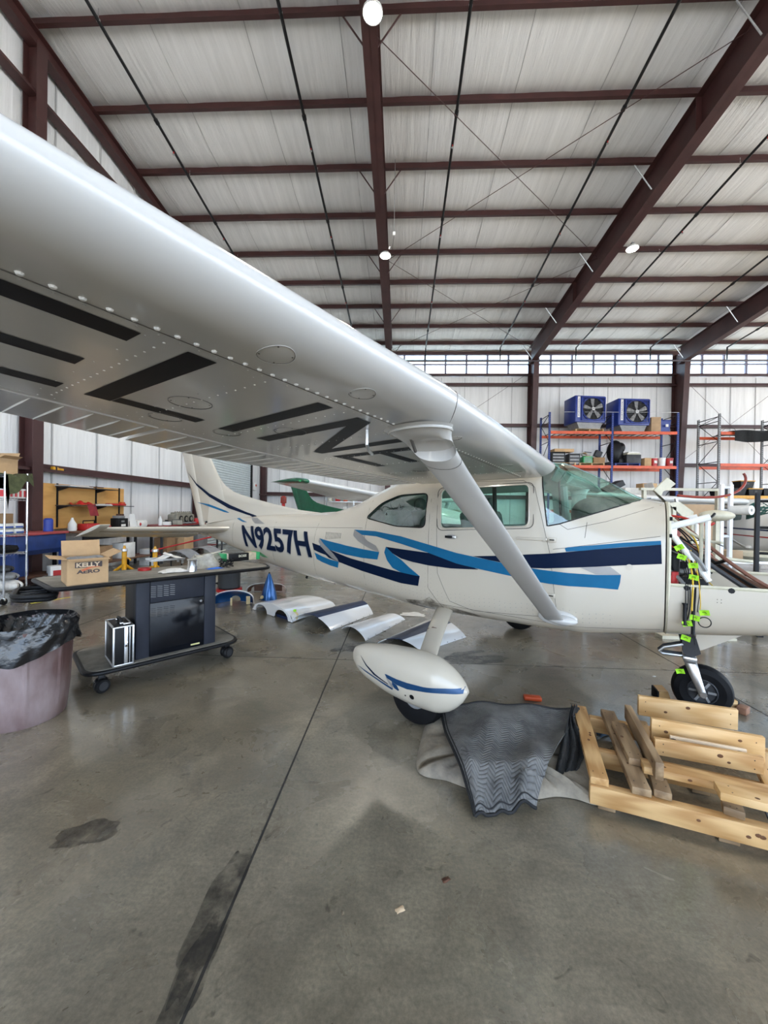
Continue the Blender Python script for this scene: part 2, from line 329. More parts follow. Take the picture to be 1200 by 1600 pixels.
for i, x in enumerate(RX):
    t = thing('roof_rafter', ['dark red steel rafter overhead in the middle with the round lamps on it','dark red steel rafter slanting above the airplane nose','dark red steel rafter at the right edge, last one in view','dark red steel rafter off to the right beyond the pallet racks'][i], 'rafter', (x,0,0), group='roof rafters')
    dep = .80; y0, y1 = YF, 19.35
    b = MB()
    for (d0, d1, hw, m_) in ((-.012,0,.14,RED),(-dep,-dep+.014,.14,RED)):
        b.verts_faces([(-hw,y0,zr(y0,d0)),(hw,y0,zr(y0,d0)),(hw,y1,zr(y1,d0)),(-hw,y1,zr(y1,d0)),(-hw,y0,zr(y0,d1)),(hw,y0,zr(y0,d1)),(hw,y1,zr(y1,d1)),(-hw,y1,zr(y1,d1))],
            [(0,1,2,3),(4,7,6,5),(0,4,5,1),(1,5,6,2),(2,6,7,3),(3,7,4,0)], m_)
    b.build('flange', t, smooth=False)
    b = MB(); hw = .008
    b.verts_faces([(-hw,y0,zr(y0,-dep)),(hw,y0,zr(y0,-dep)),(hw,y1,zr(y1,-dep)),(-hw,y1,zr(y1,-dep)),(-hw,y0,zr(y0)),(hw,y0,zr(y0)),(hw,y1,zr(y1)),(-hw,y1,zr(y1))],
        [(0,1,2,3),(4,7,6,5),(0,4,5,1),(1,5,6,2),(2,6,7,3),(3,7,4,0)], REDL)
    for y in (2.6,8.6,14.5): b.box((0,y,zr(y,-dep/2)), (.26,.012,dep-.04), REDL)
    b.build('web', t, smooth=False)
    for y in PY[:-1][::2]:
        if y < 4: continue
        for s in (-1,1):
            b = MB(); b.cyl((s*.55,y,zr(y,.02)), (s*.10,y,zr(y,-.62)), .016, STEEL if i else RED, seg=6); b.build('flange_brace', t)
# end wall rafter on the left
b = MB(); y0, y1 = YF, YB-.1; x0 = XL+.1
for (d0,d1,a,c) in ((-.02,0,0,.2),(-.32,-.30,0,.2),(-.32,0,.09,.105)):
    b.verts_faces([(x0+a,y0,zr(y0,d0)),(x0+c,y0,zr(y0,d0)),(x0+c,y1,zr(y1,d0)),(x0+a,y1,zr(y1,d0)),(x0+a,y0,zr(y0,d1)),(x0+c,y0,zr(y0,d1)),(x0+c,y1,zr(y1,d1)),(x0+a,y1,zr(y1,d1))],
        [(0,1,2,3),(4,7,6,5),(0,4,5,1),(1,5,6,2),(2,6,7,3),(3,7,4,0)], RED)
tag(b.build('end_wall_rafter', smooth=False), 'dark red steel rafter following the slope of the left wall', 'rafter')
# sprinkler pipes
PIPE = mat('black_sprinkler_pipe', (.012,.012,.013), .4, .3, .1)
for i, x in enumerate((-5.75,-2.32,1.1,4.73,8.35,11.85,15.4)):
    t = thing('sprinkler_pipe', ['leftmost black sprinkler pipe running under the roof','black sprinkler pipe just left of the middle rafter','black sprinkler pipe just right of the middle rafter','black sprinkler pipe left of the slanting rafter','black sprinkler pipe just right of the slanting rafter','black sprinkler pipe second right of the slanting rafter','rightmost black sprinkler pipe under the roof'][i], 'pipe', (x,0,0), group='sprinkler pipes')
    b = MB(); b.cyl((0,-4,zr(-4,-.16)), (0,19.0,zr(19.0,-.16)), .032, PIPE, seg=10); b.cyl((0,19.0,zr(19,-.16)), (0,19.0,8.96), .03, PIPE, seg=8)
    for y in (1.6,5.4,8.6,11.4,14.4,17.4): b.cyl((0,y,zr(y,-.16)), (0,y+.09,zr(y+.09,-.16)), .047, PIPE, seg=10)
    b.build('pipe', t)
    for y in (6.9,10.0,13.0,16.1):
        b = MB(); b.cyl((0,y+.03,zr(y,-.15)), (0,y+.03,zr(y,.06)), .007, STEEL, seg=5); b.lathe([(.036,-.02),(.036,.02)], STEEL, (0,y+.03,zr(y,-.16)), 8); b.build('pipe_hanger', t)
    for y in (6.0,9.3,12.0,15.3):
        b = MB(); b.cyl((0,y,zr(y,-.16)), (0,y,zr(y,-.25)), .014, PRED, seg=6); b.cyl((0,y,zr(y,-.25)), (0,y,zr(y,-.256)), .03, STEEL, seg=8); b.build('sprinkler_head', t)
b = MB(); b.cyl((XL+.5,19.0,8.9), (XR,19.0,8.9), .05, mat('grey_main_pipe', (.10,.09,.10), .45, .3)); tag(b.build('sprinkler_main'), 'horizontal grey sprinkler main in front of the clerestory windows', 'pipe')
# bracing rods under the roof, and in the right end of the back wall
def rod(p, q, lab, r_=.008):
    b = MB(); b.cyl(p, q, r_, RED, seg=6); tag(b.build('bracing_rod'), lab, 'brace', 'steel bracing rods')
for (a, c, lab) in (((-.6,7.2),(6.3,12.9),'thin steel bracing rod from the overhead lamp toward the slanting rafter'),((6.3,7.2),(-.6,12.9),'thin steel bracing rod from the top right toward the middle lamp'),
               ((-.6,12.9),(6.3,18.9),'thin steel bracing rod from the middle lamp toward the windows'),((6.3,12.9),(-.6,18.9),'thin steel bracing rod from the slanting rafter toward the wing')):
    rod((a[0],a[1],zr(a[1],-.28 if a[0]<0 else -.31)), (c[0],c[1],zr(c[1],-.28 if a[0]<0 else -.31)), lab)
rod((13.9,19.62,8.2), (18.5,19.62,3.6), 'thin wall bracing rod slanting down right behind the grey racks'); rod((18.9,19.64,8.2), (13.9,19.64,4.2), 'thin wall bracing rod slanting down left behind the grey racks')
rod((-.4,19.66,3.92), (6.2,19.66,8.46), 'thin wall bracing rod rising toward the window band left of the coolers')

# ------------------------------------------------------------------ back wall
ZW0, ZW1 = 8.5, 9.62
b = MB()
def wall_back(z0, z1): b.grid(lambda u, v: (XL+(XR-XL)*u, YB-.02+.015*math.sin(u*160), z0+(z1-z0)*v), 120, 2, INS_B)
wall_back(0, ZW0-.02); b.box(((XL+XR)/2,YB+.1,(ZW0-.02)/2), (XR-XL,.14,ZW0-.02), INS_B)
for x in [XL+1.0+1.2*k for k in range(29)]: b.box((x,YB-.035,4.2), (.03,.012,8.4), SEAM)
b.box(((XL+XR)/2,YB+.08,(ZW1+10.4)/2), (XR-XL,.18,10.4-ZW1), mat('header_tan', (.62,.55,.42), .6))
struct('wall_back', b)
MULL = mat('window_mullion', (.22,.20,.26), .5, .2)
b = MB(); n = 33; gw = (XR-XL)/n
for i in range(n+1): b.box((XL+gw*i,YB,(ZW0+ZW1)/2), (.09,.08,ZW1-ZW0), MULL)
for z in (ZW0+.03,(ZW0+ZW1)/2+.03,ZW1-.03): b.box(((XL+XR)/2,YB,z), (XR-XL,.085,.06), MULL)
win = struct('window_1', b, smooth=False)
m = glass_mat('clear_pane', (.93,1.0,1.0), 0)
b = MB(); b.box(((XL+XR)/2,YB+.03,(ZW0+ZW1)/2), (XR-XL,.006,ZW1-ZW0), m); g = b.build('pane', smooth=False); g.parent = win; g['kind'] = 'structure'
for k, z in enumerate((8.46,7.93,5.86,3.92,2.2)):
    b = MB(); b.box(((XL+XR)/2,YB-.22,z), (XR-XL,.20,.012), RED); b.box(((XL+XR)/2,YB-.12,z+.09 if k else z+.05), (XR-XL,.012,.18 if k else .1), REDL); b.box(((XL+XR)/2,YB-.31,z+.03), (XR-XL,.012,.07), RED)
    tag(b.build('wall_girt', smooth=False), 'long dark red horizontal girt on the back wall, ' + ['directly under the window sill','second below the windows','behind the top of the orange racks','behind the middle shelf of the racks','lowest, at door height'][k], 'girt', 'back wall girts')
b = MB(); b.box(((XL+XR)/2,YB-.02,ZW1+.04), (XR-XL,.16,.14), RED); struct('trim_4', b, smooth=False)
for i, x in enumerate([-.68,6.5,13.62,20.7]):
    t = thing('steel_column', ['dark red column behind the wing in the back wall','dark red tapered column left of the orange racks','dark red tapered column right of the orange racks','dark red column far right behind the grey racks'][i], 'column', (x,0,0), group='back wall columns')
    b = MB(); top = zr(19.3,-.02)
    b.verts_faces([(-.13,19.0,top-.6),(.13,19.0,top-.6),(.13,19.5,0),(-.13,19.5,0),(-.13,19.03,top-.6),(.13,19.03,top-.6),(.13,19.53,0),(-.13,19.53,0)],
        [(0,1,2,3),(4,7,6,5),(0,4,5,1),(1,5,6,2),(2,6,7,3),(3,7,4,0)], RED)
    b.box((0,YB-.1,top/2), (.26,.02,top), RED); b.build('flange', t, smooth=False)
    b = MB(); b.prism([(19.0,top-.6),(19.9,top-.1),(19.9,0),(19.5,0)], .012, REDL, axis='x', at=-.006); b.box((0,19.45,.01), (.4,.9,.02), REDL)
    b.build('web', t, smooth=False)
# ------------------------------------------------------------------ left wall
b = MB(); H0 = 13.0
b.grid(lambda u, v: (XL+.02+.012*math.sin(u*140), YF+(YB-YF)*u, v*(zr(YF+(YB-YF)*u,.2))), 100, 3, INS_L)
b.box((XL-.08,(YB+YF)/2,5.0), (.14,YB-YF,10.0), INS_L)
for y in [YF+1.2*k for k in range(24)]: b.box((XL+.035,y,(zr(y,.1))/2), (.012,.03,zr(y,.1)), SEAM)
struct('wall_left', b)
b = MB(); b.box((XR+.08,(YB+YF)/2,10.6), (.14,YB-YF,4.6), INS_L); struct('wall_right', b)
b = MB(); b.box(((XL+XR)/2,YF-.08,10.2), (XR-XL,.14,4.4), INS_B); struct('wall_front', b)
for i, (y, lab) in enumerate(((.5,'dark red end wall column behind the viewer'),(7.15,'dark red end wall column behind the chrome wire shelf'),(13.3,'dark red end wall column just behind the tail fin'),(19.8,'dark red corner column right of the roll-up door'))):
    top = zr(y,-.3); b = MB(); b.box((XL+.36,y,top/2), (.014,.22,top), RED); b.box((XL+.09,y,top/2), (.014,.22,top), RED); b.box((XL+.22,y,top/2), (.26,.012,top), REDL)
    tag(b.build('end_wall_column', smooth=False), lab, 'column', 'end wall columns')
for k, z in enumerate((2.2,5.0,7.6,9.4)):
    b = MB(); y1 = 13.4 if z < 3 else 19.8
    if z > 8.9: y1 = 13.3
    b.box((XL+.20,(y1-3)/2,z), (.20,y1+3,.012), RED); b.box((XL+.11,(y1-3)/2,z+.08), (.012,y1+3,.16), REDL); b.box((XL+.30,(y1-3)/2,z+.02), (.012,y1+3,.06), RED)
    tag(b.build('wall_girt', smooth=False), 'long dark red horizontal girt on the left wall, ' + ['just above the plywood tool board','hidden behind the wing','high behind the wing','top one near the roof slope'][k], 'girt', 'left wall girts')
# roll-up door in the left wall
RU = mat('roll_door_grey', (.60,.66,.66), .45, .1, .05)
b = MB(); nn = 46; y0, y1 = 13.85, 18.3
ring = []
for k in range(nn*2+1): ring.append((XL+.10+(.025 if k%2 else 0), .02+k*.05))
vs_ = [(x,y0,z) for x,z in ring]+[(x,y1,z) for x,z in ring]; L_ = len(ring)
b.verts_faces(vs_, [(k,k+1,L_+k+1,L_+k) for k in range(L_-1)], RU); struct('door_1', b, smooth=False)
b = MB()
for y in (y0-.06,y1+.06): b.box((XL+.12,y,2.4), (.12,.10,4.8), BLACK)
b.box((XL+.22,(y0+y1)/2,4.85), (.4,y1-y0+.3,.45), RU); struct('trim_3', b, smooth=False)
# blue daylight comes through a small side opening near the corner: pale office door
# ------------------------------------------------------------------ high-bay lamps
LENS = mat('lamp_lens', (1,1,1), .3, emit=(1,.93,.80), es=60)
lamps = [((-.60,6.45),'round white high-bay lamp glowing at the top edge above the middle rafter'),((-.60,11.9),'round glowing high-bay lamp on the middle rafter near the wing'),((6.75,11.75),'glowing high-bay lamp beside the slanting rafter on the right'),((-.60,17.2),'dim round high-bay lamp hidden behind the wing'),((13.6,11.75),'high-bay lamp on the right rafter outside the view')]
for (x, y), lab in lamps[:3]:
    z = zr(y,-.86); t = thing('high_bay_lamp', lab, 'lamp', (x,y,z), group='high-bay lamps')
    b = MB(); b.lathe([(0,.09),(.06,.09),(.13,.05),(.17,0),(.17,-.03),(.155,-.03)], WHITE, seg=24); b.build('housing', t)
    b = MB(); b.lathe([(.155,-.028),(.10,-.034),(0,-.036)], LENS, seg=24); b.build('lens', t)
    b = MB(); b.cyl((0,0,.08),(0,0,.2),.012,STEEL,seg=8); b.box((0,0,.12),(.08,.08,.07),GREY,bev=.01); b.build('bracket', t)
    l = bpy.data.lights.new('lamp_light', 'AREA'); l.shape = 'DISK'; l.size = .3; l.energy = 45; l.color = (1,.92,.8); lo = bpy.data.objects.new('lamp_light', l); COL.objects.link(lo); lo.location = (x,y,z-.06)
b = MB(); b.tube([(-.28,9.8,zr(9.8,0)),(-.28,9.8,8.6)], .006, GREY, seg=5); b.box((-.28,9.8,8.56),(.07,.05,.09),WHITE,bev=.01); b.tube([(-.28,9.8,8.5),(-.33,10.0,8.3),(-.42,10.9,9.0),(-.5,11.8,9.5)], .004, BLACK, seg=5)
tag(b.build('lamp_cord'), 'thin white pull cord with a small box hanging beside the middle rafter', 'cord')

def lerp_tab(tab, x):
    # tab rows (x, a, b, ...) sorted by x; smooth (monotone-ish) interpolation
    if x <= tab[0][0]: return tab[0][1:]
    if x >= tab[-1][0]: return tab[-1][1:]
    for i in range(len(tab)-1):
        if tab[i][0] <= x <= tab[i+1][0]:
            p0 = tab[max(0,i-1)]; p1 = tab[i]; p2 = tab[i+1]; p3 = tab[min(len(tab)-1,i+2)]
            h = p2[0]-p1[0]; t = (x-p1[0])/h; out = []
            for k in range(1, len(p1)):
                d = (p2[k]-p1[k])/h
                m1 = d if i == 0 else _mono((p1[k]-p0[k])/(p1[0]-p0[0]), d)
                m2 = d if i+2 >= len(tab) else _mono(d, (p3[k]-p2[k])/(p3[0]-p2[0]))
                out.append((2*t**3-3*t*t+1)*p1[k]+(t**3-2*t*t+t)*h*m1+(-2*t**3+3*t*t)*p2[k]+(t**3-t*t)*h*m2)
            return tuple(out)
def _mono(a, b):
    return 0.0 if a*b <= 0 else 2*a*b/(a+b)
#        x     zbot  ztop  halfw  zmax  nlow  nup
FUS = [(-4.95,1.05, 1.26, .030, 1.15, 2.0, 2.0),
       (-4.55,.975, 1.32, .085, 1.15, 2.2, 2.2),
       (-3.90,.850, 1.39, .160, 1.13, 2.4, 2.2),
       (-3.28,.732, 1.43, .230, 1.10, 2.6, 2.2),
       (-2.60,.645, 1.46, .310, 1.06, 2.8, 2.2),
       (-2.02,.600, 1.49, .385, 1.05, 3.0, 2.2),
       (-1.60,.580, 1.585,.440, 1.05, 3.2, 2.2),
       (-1.12,.560, 1.785,.500, 1.05, 3.6, 2.4),
       (-.85, .550, 1.87, .530, 1.05, 4.0, 2.7),
       (-.34, .530, 1.95, .560, 1.05, 4.5, 3.2),
       (.20,  .535, 1.985,.570, 1.05, 4.5, 3.2),
       (.64,  .540, 1.985,.565, 1.05, 4.5, 3.2),
       (.72,  .542, 1.985,.563, 1.05, 4.5, 2.7),
       (.92,  .550, 1.905,.555, 1.05, 4.5, 2.3),
       (1.12, .575, 1.795,.545, 1.08, 4.2, 2.2),
       (1.34, .610, 1.665,.525, 1.12, 4.0, 2.5),
       (1.48, .635, 1.625,.510, 1.15, 3.8, 3.0)]
def fus_y(x, z, inset=0.0):
    zb, zt, w, zm, nl, nu = lerp_tab(FUS, x)
    zb += inset; zt -= inset; w -= inset
    if z >= zm: t = min(1.0, (z-zm)/(zt-zm)); n = nu
    else: t = min(1.0, (zm-z)/(zm-zb)); n = nl
    return w*(1-t**n)**(1/n)
DIH = 0.0
def wing_sec(ay):
    # ay = distance from the centre line: leading edge x, z, chord, slope
    zle = 1.905+.030*(ay-.55)
    if ay <= 2.54: return .755, zle, 1.635, .078
    f = (ay-2.54)/2.85
    return .755-.13*f, 1.9647+.04*f+DIH*f, 1.635-.50*f, .078-.075*f
def foil(s):
    yt = .6*(.2969*math.sqrt(s)-.126*s-.3516*s*s+.2843*s**3-.1036*s**4)
    yc = .02/.16*(.8*s-s*s) if s < .4 else .02/.36*(.2+.8*s-s*s)
    u = min(1, s/.085); lo = -.046*math.sqrt(1-(1-u)**2)*(1-max(0, s-.085)/.915)**1.05; hi = yc+yt
    return (hi+lo)/2, (hi-lo)/2
def wing_low(x, ay):
    xl, zl, c, k = wing_sec(ay); s = min(1, max(0, (xl-x)/c)); yc, yt = foil(s)
    return zl - c*s*k + c*(yc-yt)
# ------------------------------------------------------------------ airplane builder (x = nose, y = port, z = up)
def paint(name, col, rough=.22, dirt=(.55,.52,.46), amt=.35):
    m, N, L, b = node_mat(name); t = N.new('ShaderNodeTexCoord')
    n = N.new('ShaderNodeTexNoise'); n.inputs['Scale'].default_value = 2.3; n.inputs['Detail'].default_value = 9; n.inputs['Roughness'].default_value = .72; L.new(t.outputs['Object'], n.inputs['Vector'])
    r = N.new('ShaderNodeValToRGB'); L.new(n.outputs[0], r.inputs[0]); r.color_ramp.elements[0].position = .28; r.color_ramp.elements[1].position = .52
    r.color_ramp.elements[0].color = (*[c*(1-amt)+d*amt for c, d in zip(col, dirt)],1); r.color_ramp.elements[1].color = (*col,1); L.new(r.outputs[0], b.inputs['Base Color'])
    b.inputs['Roughness'].default_value = rough; b.inputs['Coat Weight'].default_value = .35; b.inputs['Coat Roughness'].default_value = .06
    n2 = N.new('ShaderNodeTexNoise'); n2.inputs['Scale'].default_value = 7; n2.inputs['Detail'].default_value = 2; L.new(t.outputs['Object'], n2.inputs['Vector'])
    bp = N.new('ShaderNodeBump'); bp.inputs['Strength'].default_value = .10; bp.inputs['Distance'].default_value = .012; L.new(n2.outputs[0], bp.inputs['Height']); L.new(bp.outputs[0], b.inputs['Normal']); return m
PWHITE = paint('airplane_white', (.55,.495,.405)); PWING = paint('wing_white', (.555,.545,.525), .20, amt=.12)
PNAVY = mat('stripe_navy', (.003,.010,.034), .40, 0, .05, spec=.08); PBLUE = mat('stripe_blue', (.007,.125,.27), .38, 0, .05, spec=.15)
PBL2 = mat('pant_blue', (.008,.055,.15), .3, .2, .05); PGREY = mat('stripe_grey', (.30,.29,.28), .4, .3, .05); LETB = mat('letter_black', (.006,.006,.007), .45, 0, .05, spec=.12)
PANE = glass_mat('green_tinted_glass', (.66,.93,.84), .16); SEAML = mat('panel_seam', (.10,.09,.08), .7, 0, .1)
def fus_ring(x, inset=0.0, n=72):
    zb, zt, w, zm, nl, nu = lerp_tab(FUS, x); zb += inset; zt -= inset; w = max(.004, w-inset); out = []
    for k in range(n):
        t = 2*PI*(k+.5)/n; c, s = math.cos(t), math.sin(t); e = 2/(nu if s > 0 else nl)
        y = w*math.copysign(abs(c)**e, c); z = zm+(zt-zm if s > 0 else zm-zb)*math.copysign(abs(s)**e, s); out.append((x,y,z))
    return out
def fus_obj(inset, x0, x1, step=.06):
    n = max(2, int((x1-x0)/step)); b = MB(); b.loft([fus_ring(x0+(x1-x0)*i/n, inset) for i in range(n+1)], PWHITE); bmesh.ops.recalc_face_normals(b.bm, faces=b.bm.faces[:])
    me = bpy.data.meshes.new('tmp'); b.bm.to_mesh(me); b.bm.free(); o = bpy.data.objects.new('tmp', me); COL.objects.link(o); return o
def prism_obj(poly):
    b = MB(); b.prism(poly, 2.4, PWHITE, axis='y', at=-1.2); bmesh.ops.recalc_face_normals(b.bm, faces=b.bm.faces[:]); bmesh.ops.triangulate(b.bm, faces=b.bm.faces[:])
    me = bpy.data.meshes.new('tmp'); b.bm.to_mesh(me); b.bm.free(); o = bpy.data.objects.new('tmp', me); COL.objects.link(o); return o
def rounded(poly, r, n=5):
    out = []; N_ = len(poly)
    for i in range(N_):
        p = Vector(poly[i]); a = Vector(poly[i-1]); c = Vector(poly[(i+1)%N_]); da = (a-p); dc = (c-p); ra = min(r, da.length*.45, dc.length*.45)
        pa = p+da.normalized()*ra; pc = p+dc.normalized()*ra
        for k in range(n+1): t = k/n; q = pa*(1-t)**2+p*2*t*(1-t)+pc*t*t; out.append((q.x,q.y))
    return out
W_REAR = rounded([(-.385,1.70),(-.385,1.365),(-.73,1.368),(-1.17,1.44),(-.98,1.60),(-.74,1.685)], .06)
W_DOOR = rounded([(-.245,1.735),(.555,1.765),(.575,1.415),(-.215,1.365)], .055)
W_SHLD = [(.642,1.86),(.712,1.422),(.80,1.442),(1.395,1.665),(1.50,2.25),(.675,2.25),(.675,1.99)]
def decal(b, poly, m, fn, step=.05, V=None, F=None):
    # polygon in two surface coordinates, cut into a fine grid and laid on the surface by fn(a, b) -> xyz
    d = bmesh.new()
    if V is None: vs_ = [d.verts.new((p[0],p[1],0)) for p in poly]; d.faces.new(vs_)
    else:
        vs_ = [d.verts.new((p[0],p[1],0)) for p in V]
        for f in F:
            try: d.faces.new([vs_[i] for i in f])
            except ValueError: pass
    bmesh.ops.triangulate(d, faces=d.faces[:])
    for ax in (0,1):
        lo = min(v.co[ax] for v in d.verts); hi = max(v.co[ax] for v in d.verts); k = math.floor(lo/step)+1
        while k*step < hi:
            co = Vector((0,0,0)); co[ax] = k*step; no = Vector((0,0,0)); no[ax] = 1
            bmesh.ops.bisect_plane(d, geom=d.verts[:]+d.edges[:]+d.faces[:], plane_co=co, plane_no=no); k += 1
    i = b.mi(m); mp = {v: b.bm.verts.new(fn(v.co.x, v.co.y)) for v in d.verts}
    for f in d.faces:
        try: b.bm.faces.new([mp[v] for v in f.verts]).material_index = i
        except ValueError: pass
    d.free()
def on_side(off, s=-1): return lambda x, z: (x, s*(fus_y(x, z)+off), z)
def line_on(b, pts, wd, m, fn, closed=False):
    if closed: pts = pts+[pts[0]]
    b.tube([fn(*p) for p in pts], wd, m, seg=4)
def dense(pts, n=6):
    out = []
    for a, c in zip(pts[:-1], pts[1:]):
        for k in range(n): out.append((a[0]+(c[0]-a[0])*k/n, a[1]+(c[1]-a[1])*k/n))
    return out+[pts[-1]]
def bez(p, n=10):
    out = []
    for i in range(n+1):
        t = i/n; q = [Vector(x) for x in p]
        while len(q) > 1: q = [q[k]*(1-t)+q[k+1]*t for k in range(len(q)-1)]
        out.append(tuple(q[0]))
    return out
def foil_ring(ay, sgn, s0, s1, n=26, xs=0, zo=0.0, tk=1.0):
    xl, zl, c, k = wing_sec(ay); up_ = []; lo_ = []
    for i in range(n+1):
        t = i/n; s = s0+(s1-s0)*(1-math.cos(PI*t/2) if s0 == 0 else t); yc, yt = foil(s); yt *= tk
        up_.append((xl-c*s, sgn*ay, zl-c*s*k+c*(yc+yt)+zo)); lo_.append((xl-c*s, sgn*ay, zl-c*s*k+c*(yc-yt)+zo))
    return up_[::-1]+lo_[1:] if s0 == 0 else up_[::-1]+lo_
def make_wing(root, sgn, full, tipmat=None, paint_=None):
    P_ = paint_ or PWING; y1 = 5.25; b = MB()
    sec = [.50,.9,1.4,1.9,2.4,2.54,3.0,3.5,4.0,4.5,5.0,y1]
    b.loft([foil_ring(y, sgn, 0, .735) for y in sec], P_)
    on_w = lambda x, y, o=.0015: (x, sgn*y, wing_low(x, y)-o)
    if full:
        for k in range(110):                      # domed screws along the spar
            y = .66+.0425*k
            if 2.1 < y < 2.36: continue
            x = .515-.012*(y > 2.4)-.05*max(0,(y-2.54))/2.85; r_ = .0068 if y > 2.3 else .0050; b.ell((x+.010,sgn*y,wing_low(x+.010,y)), (r_,r_,r_*.8), WHITE, 8, 4)
        for k in range(70):
            y = .66+.045*k; b.ell((.47,sgn*y,wing_low(.47,y)), (.0032,.0032,.002), P_, 5, 3); b.ell((-.34,sgn*y,wing_low(-.34,y)), (.003,.003,.002), P_, 5, 3)
        for yy in (.95,1.3,1.7,2.05,2.42,2.75,3.1,3.38,3.75,4.2):
            for k in range(17):
                x = .44-.046*k; b.ell((x,sgn*yy,wing_low(x,yy)), (.0038,.0038,.0024), WHITE, 5, 3)
                if k%3 == 0: b.ell((x,sgn*(yy+.04),wing_low(x,yy+.04)), (.003,.003,.002), P_, 5, 3)
        line_on(b, dense([(.50,.6),(.50,2.54),(.455,5.2)], 12), .0016, SEAML, lambda x, y: on_w(x, y, .0004))
        pts = []                                   # leading edge skin joint at the strut
        xl, zl, c, kk = wing_sec(2.44)
        for i in range(40):
            s = .16*(1-i/20)**2 if i <= 20 else .12*((i-20)/19)**2; yc, yt = foil(s); sg = -1 if i <= 20 else 1
            pts.append((xl-c*s, sgn*(2.36+.10*max(0,1-s/.05)), zl-c*s*kk+c*(yc+sg*yt)+sg*.0005))
        b.tube(pts, .0016, SEAML, seg=4)
        line_on(b, [(.49,2.3),(.56,2.38),(.63,2.42)], .0016, SEAML, on_w)
        for (cx, cy_, rx, ry) in ((.625,3.20,.048,.045),(.635,2.87,.042,.045),(.62,2.16,.05,.035),(.60,1.25,.05,.05),(.60,.95,.035,.03),(.05,3.10,.07,.07),(.05,2.65,.07,.07),(-.22,3.05,.06,.06),(-.22,2.78,.06,.06),(.0,1.35,.07,.07)):
            if cx > .55: cx -= .02
            line_on(b, [(cx+rx*math.cos(2*PI*k/24), cy_+ry*math.sin(2*PI*k/24)) for k in range(24)], .0008, PGREY if cx<.5 else P_, lambda x, y: on_w(x, y, .0008), True)
            line_on(b, [(cx+rx*.97*math.cos(2*PI*k/24), cy_+ry*.97*math.sin(2*PI*k/24)) for k in range(24)], .0007, SEAML if cx > .5 else DGREY, lambda x, y: on_w(x, y, .0006), True)
            for k in range(4):
                t = PI*k/2+.6; x, y = cx+rx*.85*math.cos(t), cy_+ry*.85*math.sin(t); b.ell((x,sgn*y,wing_low(x,y)), (.0028,.0028,.002), SEAML, 5, 3)
        if sgn < 0:
            def bar(p, q, w_, taper=0): # bar between two chord/span points
                p = Vector(p); q = Vector(q); d = (q-p).normalized(); n_ = Vector((-d.y,d.x))*w_/2
                decal(b, [tuple(p+n_),tuple(q+n_),tuple(q-n_),tuple(p-n_)], LETB, lambda x, y: (x,-y,wing_low(x,y)-.0012), .07)
            X0, X1 = -.185, .445; hw = .035
            for y0_, y1_ in ((3.90,3.43),(2.10,1.67)):
                bar((X0,y0_-hw),(X1,y0_-hw),.075); bar((X0+.035,y0_),(X0+.035,y1_-.03),.07); bar((X1-.035,y0_),(X1-.035,y1_),.07); bar((.135,y0_),(.135,y1_+.01),.07)
            bar((X0,3.29),(X1,3.29),.075); bar((X0+.04,3.25),(X0+.04,2.95),.07)
            bar((X0,2.81),(X1,2.85),.072)
            bar((X0,2.61),(X1,2.64),.072); bar((X0,2.235),(X1-.06,2.26),.072)
            decal(b, [(.445,2.675),(.445,2.59),(-.16,2.20),(-.16,2.285)], LETB, lambda x, y: (x,-y,wing_low(x,y)-.0013), .07)
    b.build('wing', root)
    for nm, ya, yb in (('flap',.60,2.95),('aileron',2.98,5.2)):
        b = MB(); kk = max(2,int((yb-ya)/.4)); b.loft([foil_ring(ya+(yb-ya)*i/kk, sgn, .742, .992, 8, zo=-.004) for i in range(kk+1)], P_)
        if full:
            nr = int((yb-ya)/.095)
            for i in range(nr):
                y = ya+.05+.095*i; xl, zl, c, k = wing_sec(y); pts = []
                for s in (.755,.80,.88,.95,.985): pts.append((xl-c*s, sgn*y, wing_low(xl-c*s,y)-.005))
                b.tube(pts, [.001,.0055,.0055,.0045,.003], P_, seg=6)
        b.build(nm, root)
    b = MB(); b.loft([foil_ring(y1+dy, sgn, 0, .99, 20, zo=zo, tk=tk) for dy, zo, tk in ((.0,0,1),(.06,.0,.92),(.12,-.006,.7),(.16,-.012,.3))], tipmat or P_)
    b.ell((.50,sgn*(y1+.17),wing_low(.5,y1)+.05), (.035,.02,.02), PRED if sgn > 0 else GREEN, 10, 6); b.build('wing_tip', root)
